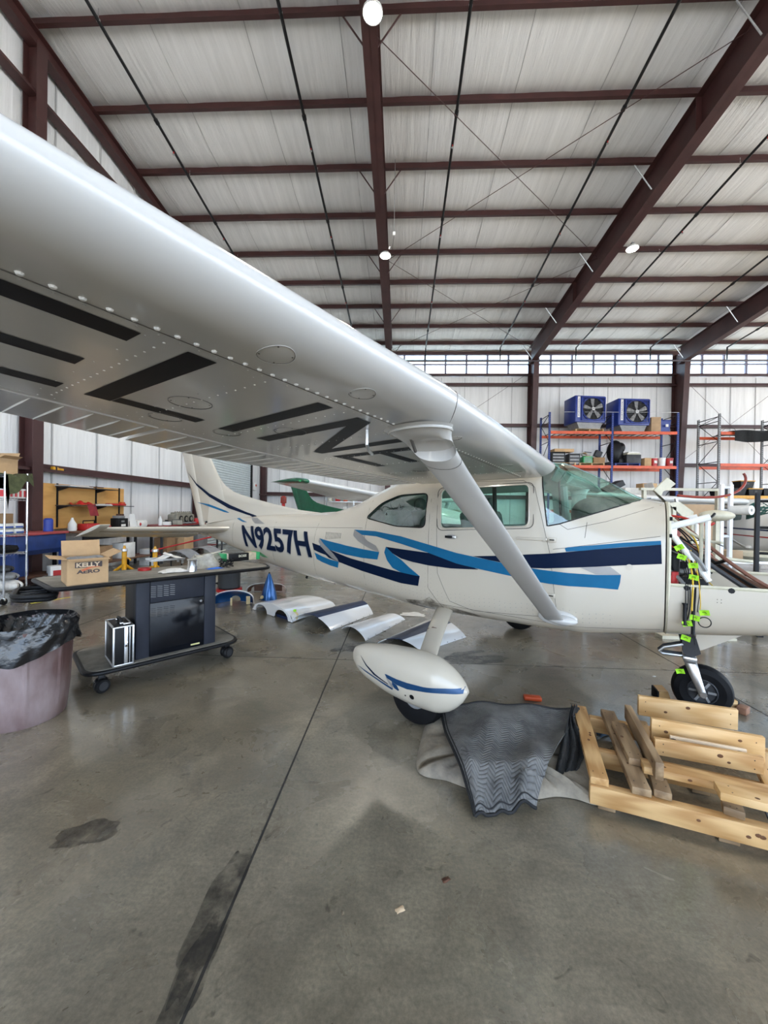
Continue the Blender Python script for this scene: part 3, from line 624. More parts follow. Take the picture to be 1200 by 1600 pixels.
def make_strut(root, sgn, P_, full):
    b = MB(); f0 = Vector((.80,sgn*.60,.70)); f1 = Vector((.585,sgn*2.42,1.874)); rings = []
    for t, ch, tk in ((0,.060,.034),(.05,.062,.036),(.5,.068,.040),(.86,.072,.042),(.90,.076,.045),(.93,.080,.050),(.955,.086,.055),(.975,.098,.062),(.99,.115,.070),(1.0,.130,.076)):
        c = f0.lerp(f1, t); ring = []
        for k in range(24):
            a = 2*PI*k/24; x = ch*math.cos(a); x = x*1.0 if x > 0 else x*1.5; y = tk*math.sin(a)
            ring.append((c.x+x, c.y+sgn*y*.55, c.z+y*.85) if t < .95 else (c.x+x, c.y+sgn*y*1.3, c.z+y*.3*(1-t)*10))
        rings.append(ring)
    b.loft(rings, P_)
    if full:
        b.tube([rings[4][k] for k in range(24)], .0016, SEAML, seg=4, closed=True)
        b.tube([(Vector(p)+Vector((0,0,-.002))) for p in rings[8]], .006, P_, seg=6, closed=True)
        p = f0.lerp(f1,.955); b.box((p.x-.075,p.y+sgn*.040,p.z-.012), (.010,.010,.07), SEAML, rot=(sgn*-.80,.1,0))
    b.build('wing_strut', root)
    b = MB(); b.ell((.80,sgn*.552,.705), (.145,.035,.062), P_, 28, 14); b.ell((.84,sgn*.585,.70), (.11,.045,.038), P_, 20, 10); b.build('strut_fairing', root)
    if full and sgn < 0:
        b = MB(); b.tube([(.36,-2.50,1.875),(.36,-2.50,1.81),(.34,-2.46,1.790),(.31,-2.39,1.785)], .007, ALU, seg=8); b.build('tie_down_ring', root)
def make_tail(root, P_, full, finmat=None):
    FM = finmat or P_
    def slab(le0, te0, le1, te1, tk0, tk1, axis):
        rings = []
        for t in (0,.25,.5,.75,.96,1.0):
            le = Vector(le0).lerp(Vector(le1), t); te = Vector(te0).lerp(Vector(te1), t); tk = (tk0+(tk1-tk0)*t)*(1 if t < .97 else .35); ring = []
            for k in range(24):
                a = 2*PI*k/24; s = .5-.5*math.cos(a); th = tk*(2.6*math.sqrt(max(0,s))*(1-s)+.02)*(1 if math.sin(a) >= 0 else -1); p = le.lerp(te, s); q = list(p); q[axis] += th/2; ring.append(tuple(q))
            rings.append(ring)
        return rings
    b = MB(); b.loft(slab((-4.08,0,1.36),(-5.07,0,1.28),(-5.20,0,2.84),(-5.60,0,2.84),.10,.055,1), FM)
    # dorsal fillet sweeping up to the fin
    prof = [(-2.2,1.475),(-2.64,1.51),(-3.18,1.589),(-3.62,1.666),(-3.99,1.739),(-4.195,1.793),(-4.406,1.891),(-4.50,1.962),(-4.59,2.047),(-4.69,2.17),(-4.80,2.32)]
    rings = []
    for x, z in prof:
        w_ = .012+.030*min(1,(z-1.47)/.3); zb = lerp_tab(FUS, x)[1]-.03; rings.append([(x,w_*math.cos(a)*(1 if math.sin(a) < .99 else 1)*(1.9 if k in (0,8) else 1), zb+(z-zb)*(math.sin(a) if math.sin(a) > 0 else 0)) for k, a in enumerate([PI*j/8 for j in range(9)])])
    b.loft(rings, FM)
    if full:
        fn = lambda x, z: (x, -(.038+.02*max(0,(2.4-z))*.6), z)
        def fs(x, z):
            zt = lerp_tab(FUS, x)[1]
            return (x, -max(.052, fus_y(x, z)+.004 if z < zt-.004 else 0), z)
        decal(b, [(-5.50,2.165),(-5.20,1.95),(-4.80,1.765),(-4.22,1.575),(-3.80,1.468),(-3.50,1.405),(-3.60,1.390),(-3.90,1.449),(-4.26,1.521),(-4.80,1.708),(-5.19,1.905)], PNAVY, fs, .05)
        decal(b, [(-5.19,1.618),(-4.80,1.58),(-4.34,1.482),(-4.0,1.384),(-3.62,1.312),(-3.75,1.313),(-3.98,1.359),(-4.42,1.467),(-4.88,1.558)], PBLUE, fs, .05)
        decal(b, [(-3.60,1.382),(-3.44,1.386),(-3.15,1.305),(-3.40,1.300)], PGREY, fs, .05)
    b.build('fin', root)
    b = MB(); b.loft(slab((-5.02,0,1.22),(-5.17,0,1.20),(-5.54,0,2.82),(-5.90,0,2.82),.07,.035,1), FM); b.build('rudder', root)
    for sgn in (-1,1):
        b = MB(); b.loft(slab((-4.06,sgn*.05,1.205),(-4.92,sgn*.05,1.085),(-4.72,sgn*1.66,1.22),(-5.08,sgn*1.66,1.165),.10,.06,2), P_); b.build('stabilizer', root)
        b = MB(); b.loft(slab((-4.94,sgn*.15,1.080),(-5.30,sgn*.15,.995),(-5.09,sgn*1.66,1.16),(-5.36,sgn*1.66,1.075),.03,.02,2), P_)
        b.loft(slab((-4.42,sgn*1.66,1.280),(-5.34,sgn*1.66,1.075),(-4.46,sgn*1.76,1.280),(-5.34,sgn*1.76,1.075),.06,.05,2), P_)
        if full: b.tube([(-5.03,sgn*.3,1.075),(-5.12,sgn*1.6,1.14)], .004, SEAML, seg=4)
        b.build('elevator', root)
    b = MB(); b.ell((-4.98,0,1.13), (.22,.07,.10), P_, 14, 8); b.build('tail_cone', root)
PANT = [(-.56,.30,.425,.045),(-.50,.245,.455,.075),(-.35,.185,.485,.105),(-.19,.145,.505,.125),(0,.122,.512,.135),(.15,.118,.495,.132),(.25,.145,.455,.112),(.32,.195,.405,.085),(.37,.255,.355,.05),(.39,.30,.325,.02)]
def pant_y(x, z):
    zb, zt, w_ = lerp_tab(PANT, x); zm = (zb+zt)/2; t = min(1,abs(z-zm)/((zt-zb)/2)); return w_*(1-t**2.3)**(1/2.3)
def make_gear(root, P_, full):
    for sgn in (-1,1):
        yc = sgn*1.36
        b = MB(); rings = []
        for t in (0,.15,.35,.55,.75,.9,1.0):
            c = Vector((-.215,sgn*.42,.60)).lerp(Vector((.03,sgn*1.30,.40)), t); c.z += .03*math.sin(PI*t)
            ch = .085-.012*t; tk = .030-.012*t; rings.append([(c.x+ch*math.cos(a), c.y+tk*.4*math.sin(a), c.z+tk*math.sin(a)) for a in [2*PI*k/20 for k in range(20)]])
        b.loft(rings, P_)
        if full: b.tube([(Vector(p)) for p in rings[3][8:20]], .003, BROWN, seg=5); b.box((-.10,sgn*.87,.53), (.05,.05,.03), BROWN, bev=.005)
        b.build('gear_leg', root)
        b = MB()
        prof = [(.085,-.075),(.15,-.080),(.19,-.065),(.208,-.03),(.212,0),(.208,.03),(.19,.065),(.15,.080),(.085,.075)]
        b.lathe(prof, RUB, seg=36, M=Matrix.Translation((.02,yc,.206)) @ Matrix.Rotation(R(90),4,'X')); b.lathe([(0,-.07),(.085,-.07),(.085,.07),(0,.07)], GREY, seg=20, M=Matrix.Translation((.02,yc,.206)) @ Matrix.Rotation(R(90),4,'X')); b.build('tire', root)
        b = MB(); rings = []
        for i in range(34):
            x = -.56+.95*i/33; zb, zt, w_ = lerp_tab(PANT, x); zm = (zb+zt)/2; h = (zt-zb)/2
            rings.append([(x, yc+w_*math.copysign(abs(math.cos(a))**(2/2.3), math.cos(a)), zm+h*math.copysign(abs(math.sin(a))**(2/2.3), math.sin(a))) for a in [2*PI*(k+.5)/40 for k in range(40)]])
        b.loft(rings, P_)
        if full and sgn < 0:
            f = lambda x, z: (x, yc-pant_y(x, z)-.002, z)
            decal(b, [(-.201,.332),(-.186,.334),(-.094,.324),(-.006,.322),(.122,.326),(.27,.346),(.375,.352),(.375,.318),(.27,.312),(.122,.293),(-.005,.277),(-.094,.283),(-.135,.296),(-.181,.307)], PBL2, f, .02)
            decal(b, [(-.135,.296),(-.093,.28),(-.073,.251),(-.084,.24),(-.116,.251),(-.134,.273)], PBL2, f, .02)
            decal(b, [(-.195,.315),(-.176,.308),(-.125,.268),(-.129,.244),(-.15,.258)], PGREY, f, .02)
            decal(b, [(-.46,.401),(-.381,.346),(-.291,.303),(-.176,.269),(-.166,.26),(-.311,.294),(-.392,.340)], PNAVY, f, .02)
            decal(b, [(-.489,.316),(-.381,.297),(-.281,.278),(-.129,.245),(-.138,.229),(-.291,.267),(-.391,.288)], PBL2, f, .02)
            for (x, z, r_) in ((.029,.228,.018),(-.024,.224,.006)): decal(b, [(x+r_*math.cos(2*PI*k/20), z+r_*math.sin(2*PI*k/20)) for k in range(20)], BLACK, f, .02)
        b.build('wheel_fairing', root)
def make_airplane(root, full=True, P_=None, tipmat=None, finmat=None, stripes=()):
    P_ = P_ or PWHITE
    fb = MB(); fb.mi(P_)
    if full:
        outer = fus_obj(0, -4.95, 1.48); cav = fus_obj(.022, -1.75, 1.43); cut = [cav, prism_obj(W_REAR), prism_obj(W_DOOR), prism_obj(W_SHLD)]
        for c in cut:
            md = outer.modifiers.new('b', 'BOOLEAN'); md.operation = 'DIFFERENCE'; md.solver = 'EXACT'; md.object = c
        bpy.context.view_layer.update(); me = bpy.data.meshes.new_from_object(outer.evaluated_get(bpy.context.evaluated_depsgraph_get()))
        fb.bm.from_mesh(me)
        for o in [outer]+cut: bpy.data.objects.remove(o)
        for f in fb.bm.faces: f.material_index = 0
        LN = mat('cabin_lining', (.42,.43,.40), .8); li = fb.mi(LN)
        for f in fb.bm.faces:
            c = f.calc_center_median()
            if -1.74 < c.x < 1.42 and abs(c.y) < fus_y(c.x, c.z)-.012: f.material_index = li
    else:
        n = 60; fb.loft([fus_ring(-4.95+6.43*i/n) for i in range(n+1)], P_)
    f2 = on_side(.0035)
    if full:
        M_ = {'blue':PBLUE,'grey':PGREY,'navy':PNAVY}
        for k, v in FUS_DECALS.items():
            lay = .0048 if k[:4] == 'grey' else .0040 if k[:4] == 'blue' else .0032
            decal(fb, v, M_[k[:4]], on_side(lay), .05)
        def reg(u, v, dx=0, dz=0): return (-3.742+1.58*u+.14*(1-v)+dx, .945+.326*v-.025*u+dz)
        V, F = text_flat('N9257H', .032)
        for m_, dx, dz, off in ((PGREY,-.012,-.012,.0030),(PNAVY,0,0,.0040)):
            decal(fb, None, m_, on_side(off), .06, [reg(x, y, dx, dz) for x, y in V], F)
        for pts in (dense([(-.34,1.80),(-.34,.80),(-.20,.62)]), dense([(-.27,1.68),(-.24,.95),(-.12,.70),(.10,.64),(.80,.70),(.74,1.2),(.66,1.53),(.60,1.74),(.50,1.80),(-.18,1.80),(-.27,1.68)]), dense([(-.34,.655),(.9,.64),(1.46,.70)]),
                    dense([(.76,1.24),(1.45,1.375)]), dense([(.80,1.44),(.86,1.40),(1.12,1.47),(1.46,1.60)]), dense([(-1.15,1.72),(-1.15,.62)],12), dense([(-2.0,1.4),(-2.0,.66)],12), dense([(-2.9,1.4),(-2.9,.75)],10), dense([(-4.0,1.3),(-4.0,.95)],8), dense([(-3.6,1.24),(-1.2,1.33)],20), dense([(.98,1.34),(.99,1.46)])):
            line_on(fb, pts, .0016, SEAML, on_side(.0005))
        rnd = random.Random(3)
        for row in (.70,.735,.77):
            for k in range(60): x = -1.5+.045*k; fb.ell((x,-fus_y(x,row+.01*math.sin(k)),row+.01*math.sin(k)), (.003,.0016,.003), GREY, 5, 3)
        for k in range(34): x = -1.45+.032*k; fb.ell((x,-fus_y(x,1.325),1.325), (.0028,.0014,.0028), PGREY, 5, 3)
        for x_ in (-.31,-.37):
            for k in range(24): z = .72+.042*k; fb.ell((x_,-fus_y(x_,z),z), (.0028,.0014,.0028), PGREY, 5, 3)
        GRM = mat('belly_grime', (.05,.042,.034), .8, 0, .2, 20); SFG = stain_fade('grime_fade', (.10,.08,.06))
        decal(fb, [(-.62,.585),(-.62,.64),(-.42,.66),(-.33,.71),(-.26,.67),(-.05,.63),(.15,.60),(.15,.575),(-.3,.565)], SFG, on_side(.0042), .05)
        for k in range(11): z0 = 1.165+.003*k; line_on(fb, [(-1.80+.026*k,z0),(-1.80+.026*k,1.255)], .0035, SEAML, on_side(.0005))
    else:
        for (v, mm) in stripes: decal(fb, v, mm, on_side(.004), .08); decal(fb, v, mm, on_side(.004,1), .08)
        DG = mat('dark_green_window', (.03,.10,.09), .08, 0, .3, 5, coat=.5)
        for poly in (W_REAR, W_DOOR, [(.66,1.80),(.715,1.43),(.80,1.445),(1.33,1.635),(1.20,1.70),(.74,1.94)]):
            decal(fb, poly, DG, on_side(.004), .08); decal(fb, poly, DG, on_side(.004,1), .08)
        W = MB()
    fus = fb.build('fuselage', root, ang=40)
    if full:
        for nm, poly in (('rear_window', W_REAR),('door_window', W_DOOR)):
            for s in (-1,1):
                b = MB(); decal(b, poly, PANE, on_side(-.012, s), .12); w_ = b.build(nm, root)
                fr = MB(); f_ = on_side(.002, s); fr.tube([f_(*p) for p in poly], .006, PWHITE if nm == 'door_window' else BLACK, seg=6, closed=True)
                if nm == 'door_window':
                    c_ = Vector((.17,1.57)); out = [tuple(c_+(Vector(p)-c_)*1.09) for p in poly]; fr.tube([f_(*p) for p in out], .0035, SEAML, seg=5, closed=True)
                fr.build('window_frame', root)
        b = MB(); n = 16; b.loft([fus_ring(.60+.87*i/n, .004, 96) for i in range(n+1)], PANE, caps=False)
        for (a, c) in (((.712,1.422),(.642,1.86)),((.80,1.442),(.712,1.422)),((1.395,1.665),(.80,1.442))):
            d = Vector((c[0]-a[0],0,c[1]-a[1])); no = Vector((d.z,0,-d.x))
            if no.dot(Vector((.95-a[0],0,1.75-a[1]))) < 0: no = -no
            bmesh.ops.bisect_plane(b.bm, geom=b.bm.verts[:]+b.bm.edges[:]+b.bm.faces[:], plane_co=(a[0],0,a[1]), plane_no=no, clear_inner=True)
        b.build('windshield', root, ang=60)
        fr = MB()
        for s in (-1,1):
            f_ = on_side(.001, s); fr.tube([f_(*p) for p in dense([(.645,1.85),(.712,1.422),(.80,1.442),(1.395,1.66)], 8)], .005, BLACK, seg=6)
        fr.build('windshield_seal', root)
        # cabin
        CAB = mat('cabin_dark', (.035,.045,.042), .7, 0, .2); SEAT = mat('seat_green_cover', (.035,.055,.048), .75, 0, .25, 9, .4, 20); HEAD = mat('headliner', (.30,.33,.31), .9)
        b = MB(); b.box((0,0,.80), (2.0,.84,.03), CAB); b.box((1.02,0,1.24), (.10,.84,.38), CAB, bev=.02); b.box((1.13,0,1.48), (.36,.76,.03), SEAT, rot=(0,-.32,0), bev=.012); b.build('instrument_panel', root)
        for (x, y) in ((.25,-.27),(.25,.27),(-.60,-.26),(-.60,.26)):
            b = MB(); b.box((x,y,1.0), (.46,.44,.16), SEAT, bev=.05); b.box((x-.22,y,1.26), (.13,.43,.56), SEAT, rot=(0,-.2,0), bev=.05)
            b.ell((x-.28,y,1.60), (.05,.13,.08), SEAT, 12, 8); b.build('seat', root)
        b = MB(); b.ell((.98,-.17,1.52), (.15,.15,.14), SEAT, 18, 10); b.ell((1.06,.14,1.54), (.17,.18,.12), SEAT, 18, 10); b.build('glareshield_cover', root)
        for y in (-.27,.27):
            b = MB(); b.cyl((.97,y,1.33),(.80,y,1.35),.012,BLACK,seg=8); b.tube([(.80,y+.11*math.cos(t),1.36+.08*math.sin(t)) for t in [PI*.85+1.3*PI*k/12 for k in range(13)]], .013, BLACK, seg=8); b.build('control_yoke', root)
        b = MB(); b.tube([(.70,.46,1.45),(.68,.38,1.80)], .035, HEAD, seg=8); b.tube([(.72,.0,1.50),(.70,.0,1.93)], .010, BLACK, seg=6); b.tube([(.20,-.30,1.78),(.26,-.44,1.45),(.30,-.44,1.05)], .02, BLACK, seg=5); b.build('cabin_pillar', root)
        b = MB(); b.box((.72,-.17,1.86), (.02,.28,.12), mat('sun_visor', (.08,.16,.14), .4), rot=(0,.5,0), bev=.008); b.box((.72,.2,1.86), (.02,.28,.12), MATS['sun_visor'], rot=(0,.5,0), bev=.008); b.build('sun_visor', root)
        # door furniture
        b = MB(); b.box((-.10,-.577,1.295), (.075,.006,.036), PGREY, bev=.003); b.box((-.075,-.584,1.295), (.05,.008,.024), ALU, bev=.003); b.box((-.12,-.590,1.295), (.07,.014,.022), BLACK, bev=.004); b.build('door_handle', root)
        b = MB(); b.box((.60,-.574,1.315), (.24,.010,.022), PWHITE, bev=.004); b.cyl((.70,-.57,1.315),(.70,-.585,1.315),.013,PWHITE,seg=10); b.build('door_stop', root)
        for z in (1.315,.875):
            b = MB(); b.box((.755,-.573,z), (.06,.014,.036), PWHITE, bev=.004); b.box((.755,-.58,z), (.035,.008,.008), BLACK); b.build('door_hinge', root)
        b = MB(); b.cyl((1.27,-.53,1.145),(1.27,-.538,1.145),.022,PWHITE,seg=16); b.build('fuel_cap', root)
        for (x, l_) in ((-2.45,.055),(-1.95,.03),(-.55,.04)):
            z = lerp_tab(FUS, x)[0]; b = MB(); b.box((x,-.05,z-l_/2), (.03,.012,l_), BLACK, rot=(0,.4,0)); b.build('antenna', root)
    for s in (-1,1): make_wing(root, s, full and s < 0, tipmat, P_ if not full else None); make_strut(root, s, PWING if full else P_, full)
    make_tail(root, P_, full, finmat); make_gear(root, P_, full)
    return fus
FUS_DECALS = {
 'blueA': [(-1.321, 1.306), (-0.988, 1.304), (-0.656, 1.27), (-0.335, 1.209), (-0.049, 1.152), (0.21, 1.119), (0.447, 1.088), (0.666, 1.072), (0.868, 1.065), (1.056, 1.069), (1.22, 1.085), (1.215, 1.028), (1.203, 0.976), (1.057, 0.974), (0.869, 0.964), (0.75, 0.966), (0.646, 0.972), (0.449, 0.995), (0.212, 1.022), (-0.047, 1.056), (-0.333, 1.13), (-0.653, 1.196), (-0.982, 1.252), (-1.188, 1.255)],
 'greyA': [(-1.321, 1.306), (-1.188, 1.255), (-1.099, 1.195), (-0.976, 1.154), (-0.928, 1.09), (-1.014, 1.104), (-1.136, 1.142), (-1.244, 1.185), (-1.326, 1.242)],
 'blueB': [(-1.726, 1.144), (-1.438, 1.123), (-1.176, 1.103), (-0.928, 1.09), (-0.953, 1.01), (-1.173, 1.007), (-1.434, 1.02), (-1.719, 1.053), (-1.899, 1.086)],
 'navyA': [(-0.841, 1.152), (-0.651, 1.143), (-0.333, 1.13), (-0.103, 1.097), (0.137, 1.03), (0.162, 1.022), (-0.101, 1.006), (-0.331, 1.011), (-0.517, 1.028), (-0.649, 1.049), (-0.754, 1.091)],
 'navyA2': [(0.109, 1.135), (0.354, 1.159), (0.535, 1.182), (0.746, 1.207), (1.052, 1.258), (1.455, 1.318), (1.46, 1.184), (1.231, 1.155), (0.981, 1.119), (0.707, 1.085), (0.58, 1.077), (0.447, 1.092), (0.259, 1.113)],
 'blueC': [(-0.841, 1.152), (-0.754, 1.091), (-0.649, 1.038), (-0.548, 0.971), (-0.427, 0.898), (-0.499, 0.9), (-0.647, 0.911), (-0.751, 0.944), (-0.823, 1.014), (-0.861, 1.093)],
 'navyB': [(-1.897, 1.052), (-1.719, 1.024), (-1.434, 0.994), (-1.091, 0.958), (-0.822, 0.928), (-0.647, 0.911), (-0.427, 0.898), (-0.446, 0.801), (-0.649, 0.802), (-0.934, 0.837), (-1.174, 0.864), (-1.434, 0.906), (-1.718, 0.955)],
 'blueD': [(0.845, 1.253), (0.864, 1.263), (1.052, 1.291), (1.228, 1.318), (1.453, 1.345), (1.455, 1.318), (1.228, 1.286), (1.052, 1.258), (0.979, 1.245), (0.855, 1.228)],
 'greyD': [(0.953, 1.116), (1.055, 1.13), (1.153, 1.138), (1.22, 1.085), (1.056, 1.074)],
 'navyC': [(-2.035, 1.112), (-1.893, 1.089), (-1.826, 1.059), (-1.739, 0.996), (-1.707, 0.974), (-1.89, 1.004), (-1.998, 1.028)],
 'blueE': [(-1.984, 0.996), (-1.846, 0.965), (-1.697, 0.938), (-1.545, 0.926), (-1.563, 0.855), (-1.701, 0.868), (-1.849, 0.894), (-1.94, 0.921)],
 'greyE': [(-1.901, 1.175), (-1.916, 1.137), (-1.859, 1.077), (-1.761, 1.015), (-1.656, 0.955), (-1.545, 0.926), (-1.564, 0.957), (-1.636, 1.012), (-1.719, 1.06), (-1.807, 1.109)],
 'blueF': [(-1.901, 1.175), (-1.815, 1.164), (-1.706, 1.151), (-1.501, 1.131), (-1.309, 1.106), (-1.164, 1.092), (-1.026, 1.069), (-1.025, 1.012), (-1.163, 1.024), (-1.307, 1.045), (-1.497, 1.069), (-1.7, 1.087), (-1.796, 1.096)],
 'navyG': [(-1.719, 1.056), (-1.595, 1.029), (-1.399, 0.993), (-1.215, 0.966), (-1.041, 0.943), (-1.042, 0.855), (-1.216, 0.878), (-1.399, 0.907), (-1.535, 0.922), (-1.594, 0.975)],
}
AIR_O = Vector((.85,3.96,0)); AIR_A = R(-31.5)
air = thing('airplane', 'white high-wing airplane with blue and navy stripes, registration N9257H and its engine removed', 'airplane', AIR_O, AIR_A)
make_airplane(air)
# ---- nose: firewall, open lower cowl, engine mount, wiring, nose gear
b = MB(); rg = fus_ring(1.492, .012, 64); b.loft([rg, fus_ring(1.50, .012, 64)], CREAM)
rg = fus_ring(1.46, -.002, 64); b.tube([(1.50,p[1]*.975,1.15+(p[2]-1.15)*.975) for p in rg], .014, CREAM, seg=6, closed=True)
for z in (1.50,1.38,1.25,1.12,1.0):
    for s in (-1,1): b.cyl((1.50,s*.485,z),(1.516,s*.485,z),.014,BLACK,seg=8)
b.build('firewall', air)
b = MB()
def cowl_ring(x, inset=0):
    zb = .635+.16*(x-1.49)**1.2/.9+inset; zt = 1.030+.035*(x-1.49); w_ = (.51-.06*(x-1.49))-inset; zm = zt; out = []
    for k in range(29):
        a = PI+PI*k/28; c, s_ = math.cos(a), math.sin(a); out.append((x, w_*math.copysign(abs(c)**.5, c), zm+(zm-zb)*math.copysign(abs(s_)**.62, s_)))
    return out
xs_ = [1.50+.1*i for i in range(11)]
ro = [cowl_ring(x) for x in xs_]; ri = [cowl_ring(x,.006) for x in xs_]
b.loft([o_+i_[::-1] for o_, i_ in zip(ro, ri)], PWHITE)
for s in (-1,1):
    b.tube([(x, s*(.498-.06*(x-1.49)), 1.040+.035*(x-1.49)) for x in xs_], .013, CREAM, seg=6)
    for x in (1.60,1.83,2.06,2.28): b.cyl((x, s*(.512-.06*(x-1.49)), 1.028+.035*(x-1.49)), (x, s*(.49-.06*(x-1.49)), 1.028+.035*(x-1.49)), .018, BLACK, seg=8)
for dx, dz in ((0,0),(.02,0),(0,.02),(.02,.02)): b.ell((1.76+dx,-.494,.955+dz), (.003,.002,.003), SEAML, 5, 3)
b.build('lower_cowl', air)
b = MB()
for s in (-1,1):
    b.tube([(1.50,s*.38,1.44),(1.73,s*.36,1.515)], .024, WHITE, seg=10); b.tube([(1.50,s*.38,1.42),(1.73,s*.38,1.075)], .019, WHITE, seg=10)
    b.tube([(1.72,s*.34,1.49),(1.725,s*.34,1.08)], .016, WHITE, seg=8); b.tube([(1.69,s*.32,1.48),(1.69,s*.32,1.08)], .012, CREAM, seg=8)
b.tube([(1.72,-.36,1.5),(1.72,.36,1.5)], .014, CREAM, seg=8)
b.build('engine_mount', air)
rnd = random.Random(11)
b = MB(); b.box((1.545,.12,1.22),(.07,.22,.16),BLACK,bev=.01); b.box((1.545,-.22,1.14),(.06,.16,.20),BLACK,bev=.015); b.box((1.54,-.05,1.40),(.05,.14,.10),ALU,bev=.01); b.cyl((1.5,.28,1.08),(1.60,.28,1.08),.05,GREY,seg=16); b.cyl((1.53,-.36,1.02),(1.53,-.36,1.12),.035,PRED,seg=12); b.box((1.56,-.15,1.0),(.09,.3,.10),BLACK,bev=.02); b.build('firewall_accessory', air)
b = MB(); b.box((1.64,-.16,1.0),(.20,.26,.17),BLACK,bev=.02); b.build('battery', air)
b = MB(); b.tube(bez([(1.62,.2,1.3),(1.8,.1,1.2),(1.95,-.05,1.02),(2.15,-.1,.98)],12), .028, BROWN, seg=10); b.build('exhaust_pipe', air)
b = MB(); b.tube(bez([(1.56,-.28,1.35),(1.68,-.30,1.22),(1.85,-.33,1.10),(1.98,-.36,1.0)],12), .016, DGREY, seg=8); b.build('air_duct', air)
b = MB(); b.cyl((1.60,.02,1.08),(1.60,-.12,1.14),.055,ALU,seg=18); b.cyl((1.60,-.12,1.14),(1.60,-.15,1.15),.03,BLACK,seg=12); b.build('filter_canister', air)
WC = [BLACK,BLACK,mat('red_wire',(.4,.02,.01),.5),mat('yellow_wire',(.7,.45,.03),.5),mat('brown_hose',(.16,.06,.035),.6),GREY,BLACK,CREAM]
for k in range(26):
    y = rnd.uniform(-.36,.30); z = rnd.uniform(1.05,1.52); p = Vector((1.51,y,z)); pts = [p]
    for j in range(5):
        p = p+Vector((rnd.uniform(.01,.10), rnd.uniform(-.08,.08), rnd.uniform(-.13,.06))); p.z = max(.86,p.z); pts.append(p.copy())
    b = MB(); b.tube(bez(pts,14), rnd.choice([.004,.006,.010,.013]), WC[k%8], seg=6); b.build('wire', air)
b = MB(); b.tube(bez([(1.55,-.1,1.5),(1.7,-.2,1.35),(1.85,-.25,1.2),(2.0,-.3,1.02),(2.3,-.3,.96)],14), .013, WC[4], seg=8); b.build('hose', air)
b = MB(); b.tube(bez([(1.60,.1,1.35),(1.75,-.1,1.2),(1.9,-.2,1.1),(2.05,-.3,1.0)],12), .010, BLACK, seg=8); b.build('hose', air)
# wires and lime tags hanging over the cowl side
def cy_(x): return -(.515-.06*(x-1.49))
for k, (x, z1, mm, rr_) in enumerate(((1.59,.88,BLACK,.003),(1.612,.80,BLACK,.0035),(1.63,.74,WC[3],.005),(1.645,.70,BLACK,.004),(1.66,.90,WC[3],.003),(1.668,.88,BLACK,.0025),(1.64,.66,BLACK,.0035),(1.60,.84,BLACK,.003))):
    b = MB(); b.tube(bez([(x-.03,-.34,1.28),(x+.01,-.45,1.14),(x+.012,cy_(x)-.02,1.05),(x,cy_(x)-.014,1.0),(x+.02*math.sin(k*2),cy_(x)-.012,(z1+1)/2),(x+.012*math.cos(k*3),cy_(x)-.012,z1)],16), rr_, mm, seg=5); b.build('hanging_wire', air)
b = MB(); b.tube([(1.59,-.525,.93),(1.59,-.530,.915),(1.592,-.532,.80),(1.592,-.532,.785)], [.018,.011,.013,.019], BLACK, seg=10); b.tube([(1.635,-.530,.885),(1.635,-.530,.73)], [.010,.012], BLACK, seg=8); b.build('hanging_connector', air)
b = MB(); b.tube([(1.695+.033*math.cos(t),-.528,.82+.033*math.sin(t)) for t in [2*PI*k/20 for k in range(20)]], .0035, BLACK, seg=5, closed=True); b.build('wire_loop', air)
for (x, y, z, a) in ((1.56,-.42,1.30,.5),(1.575,-.43,1.235,-.3),(1.635,-.47,1.185,.1),(1.638,-.48,1.105,-.1),(1.692,-.535,.885,.2),(1.642,-.545,.845,-.1),(1.603,-.545,.80,.3),(1.600,-.50,.690,-.2),(1.60,-.12,.335,.3)):
    b = MB(); b.grid(lambda u, v: ((u-.5)*.052*math.cos(a)-(v-.5)*.034*math.sin(a), .006*math.sin(u*5), (u-.5)*.052*math.sin(a)+(v-.5)*.034*math.cos(a)), 6, 3, LIME, thick=.0015)
    b.tube([(-.012,-.004,.002),(.002,-.004,.006),(.010,-.004,-.004)], .0012, BLACK, seg=4); b.build('lime_tag', air, loc=(x,y,z))
# nose gear
b = MB(); b.tube([(1.60,.0,.70),(1.64,.0,.52)], .032, DGREY, seg=12); b.tube([(1.64,.0,.52),(1.655,0,.43)], .025, CHROME, seg=12); b.prism([(1.61,.60),(1.70,.58),(1.73,.47),(1.66,.42),(1.62,.46)], .08, DGREY, axis='y', at=-.04); b.build('nose_strut', air)
b = MB(); b.prism([(1.70,.62),(1.98,.665),(1.74,.50),(1.69,.47)], .05, PWHITE, axis='y', at=-.025); b.build('nose_strut_fairing', air)
b = MB(); b.tube([(1.62,-.03,.52),(1.50,-.04,.475),(1.47,-.04,.44),(1.49,-.04,.425),(1.63,-.03,.43)], .012, STEEL, seg=8); b.tube([(1.62,.03,.52),(1.50,.02,.475),(1.47,.02,.44),(1.49,.02,.425),(1.63,.03,.43)], .012, DGREY, seg=8); b.build('torque_link', air)
cxn, czn = 1.74, .19
b = MB()
for s in (-1,1): b.loft([[(x+dx*c_,s*y+.012*s*s_,z+.0*s_) for c_, s_ in [(math.cos(a),math.sin(a)) for a in [2*PI*k/10 for k in range(10)]]] for (x,y,z,dx) in ((1.655,.03,.44,.045),(1.665,.09,.40,.040),(1.69,.105,.32,.034),(1.725,.108,.22,.026),(cxn,.108,czn-.02,.024))], STEEL)
b.cyl((cxn,-.125,czn),(cxn,.125,czn),.022,STEEL,seg=14); b.box((1.66,0,.425),(.09,.16,.035),STEEL,bev=.012); b.build('nose_fork', air)
Mw = Matrix.Translation((cxn,0,czn)) @ Matrix.Rotation(R(90),4,'X')
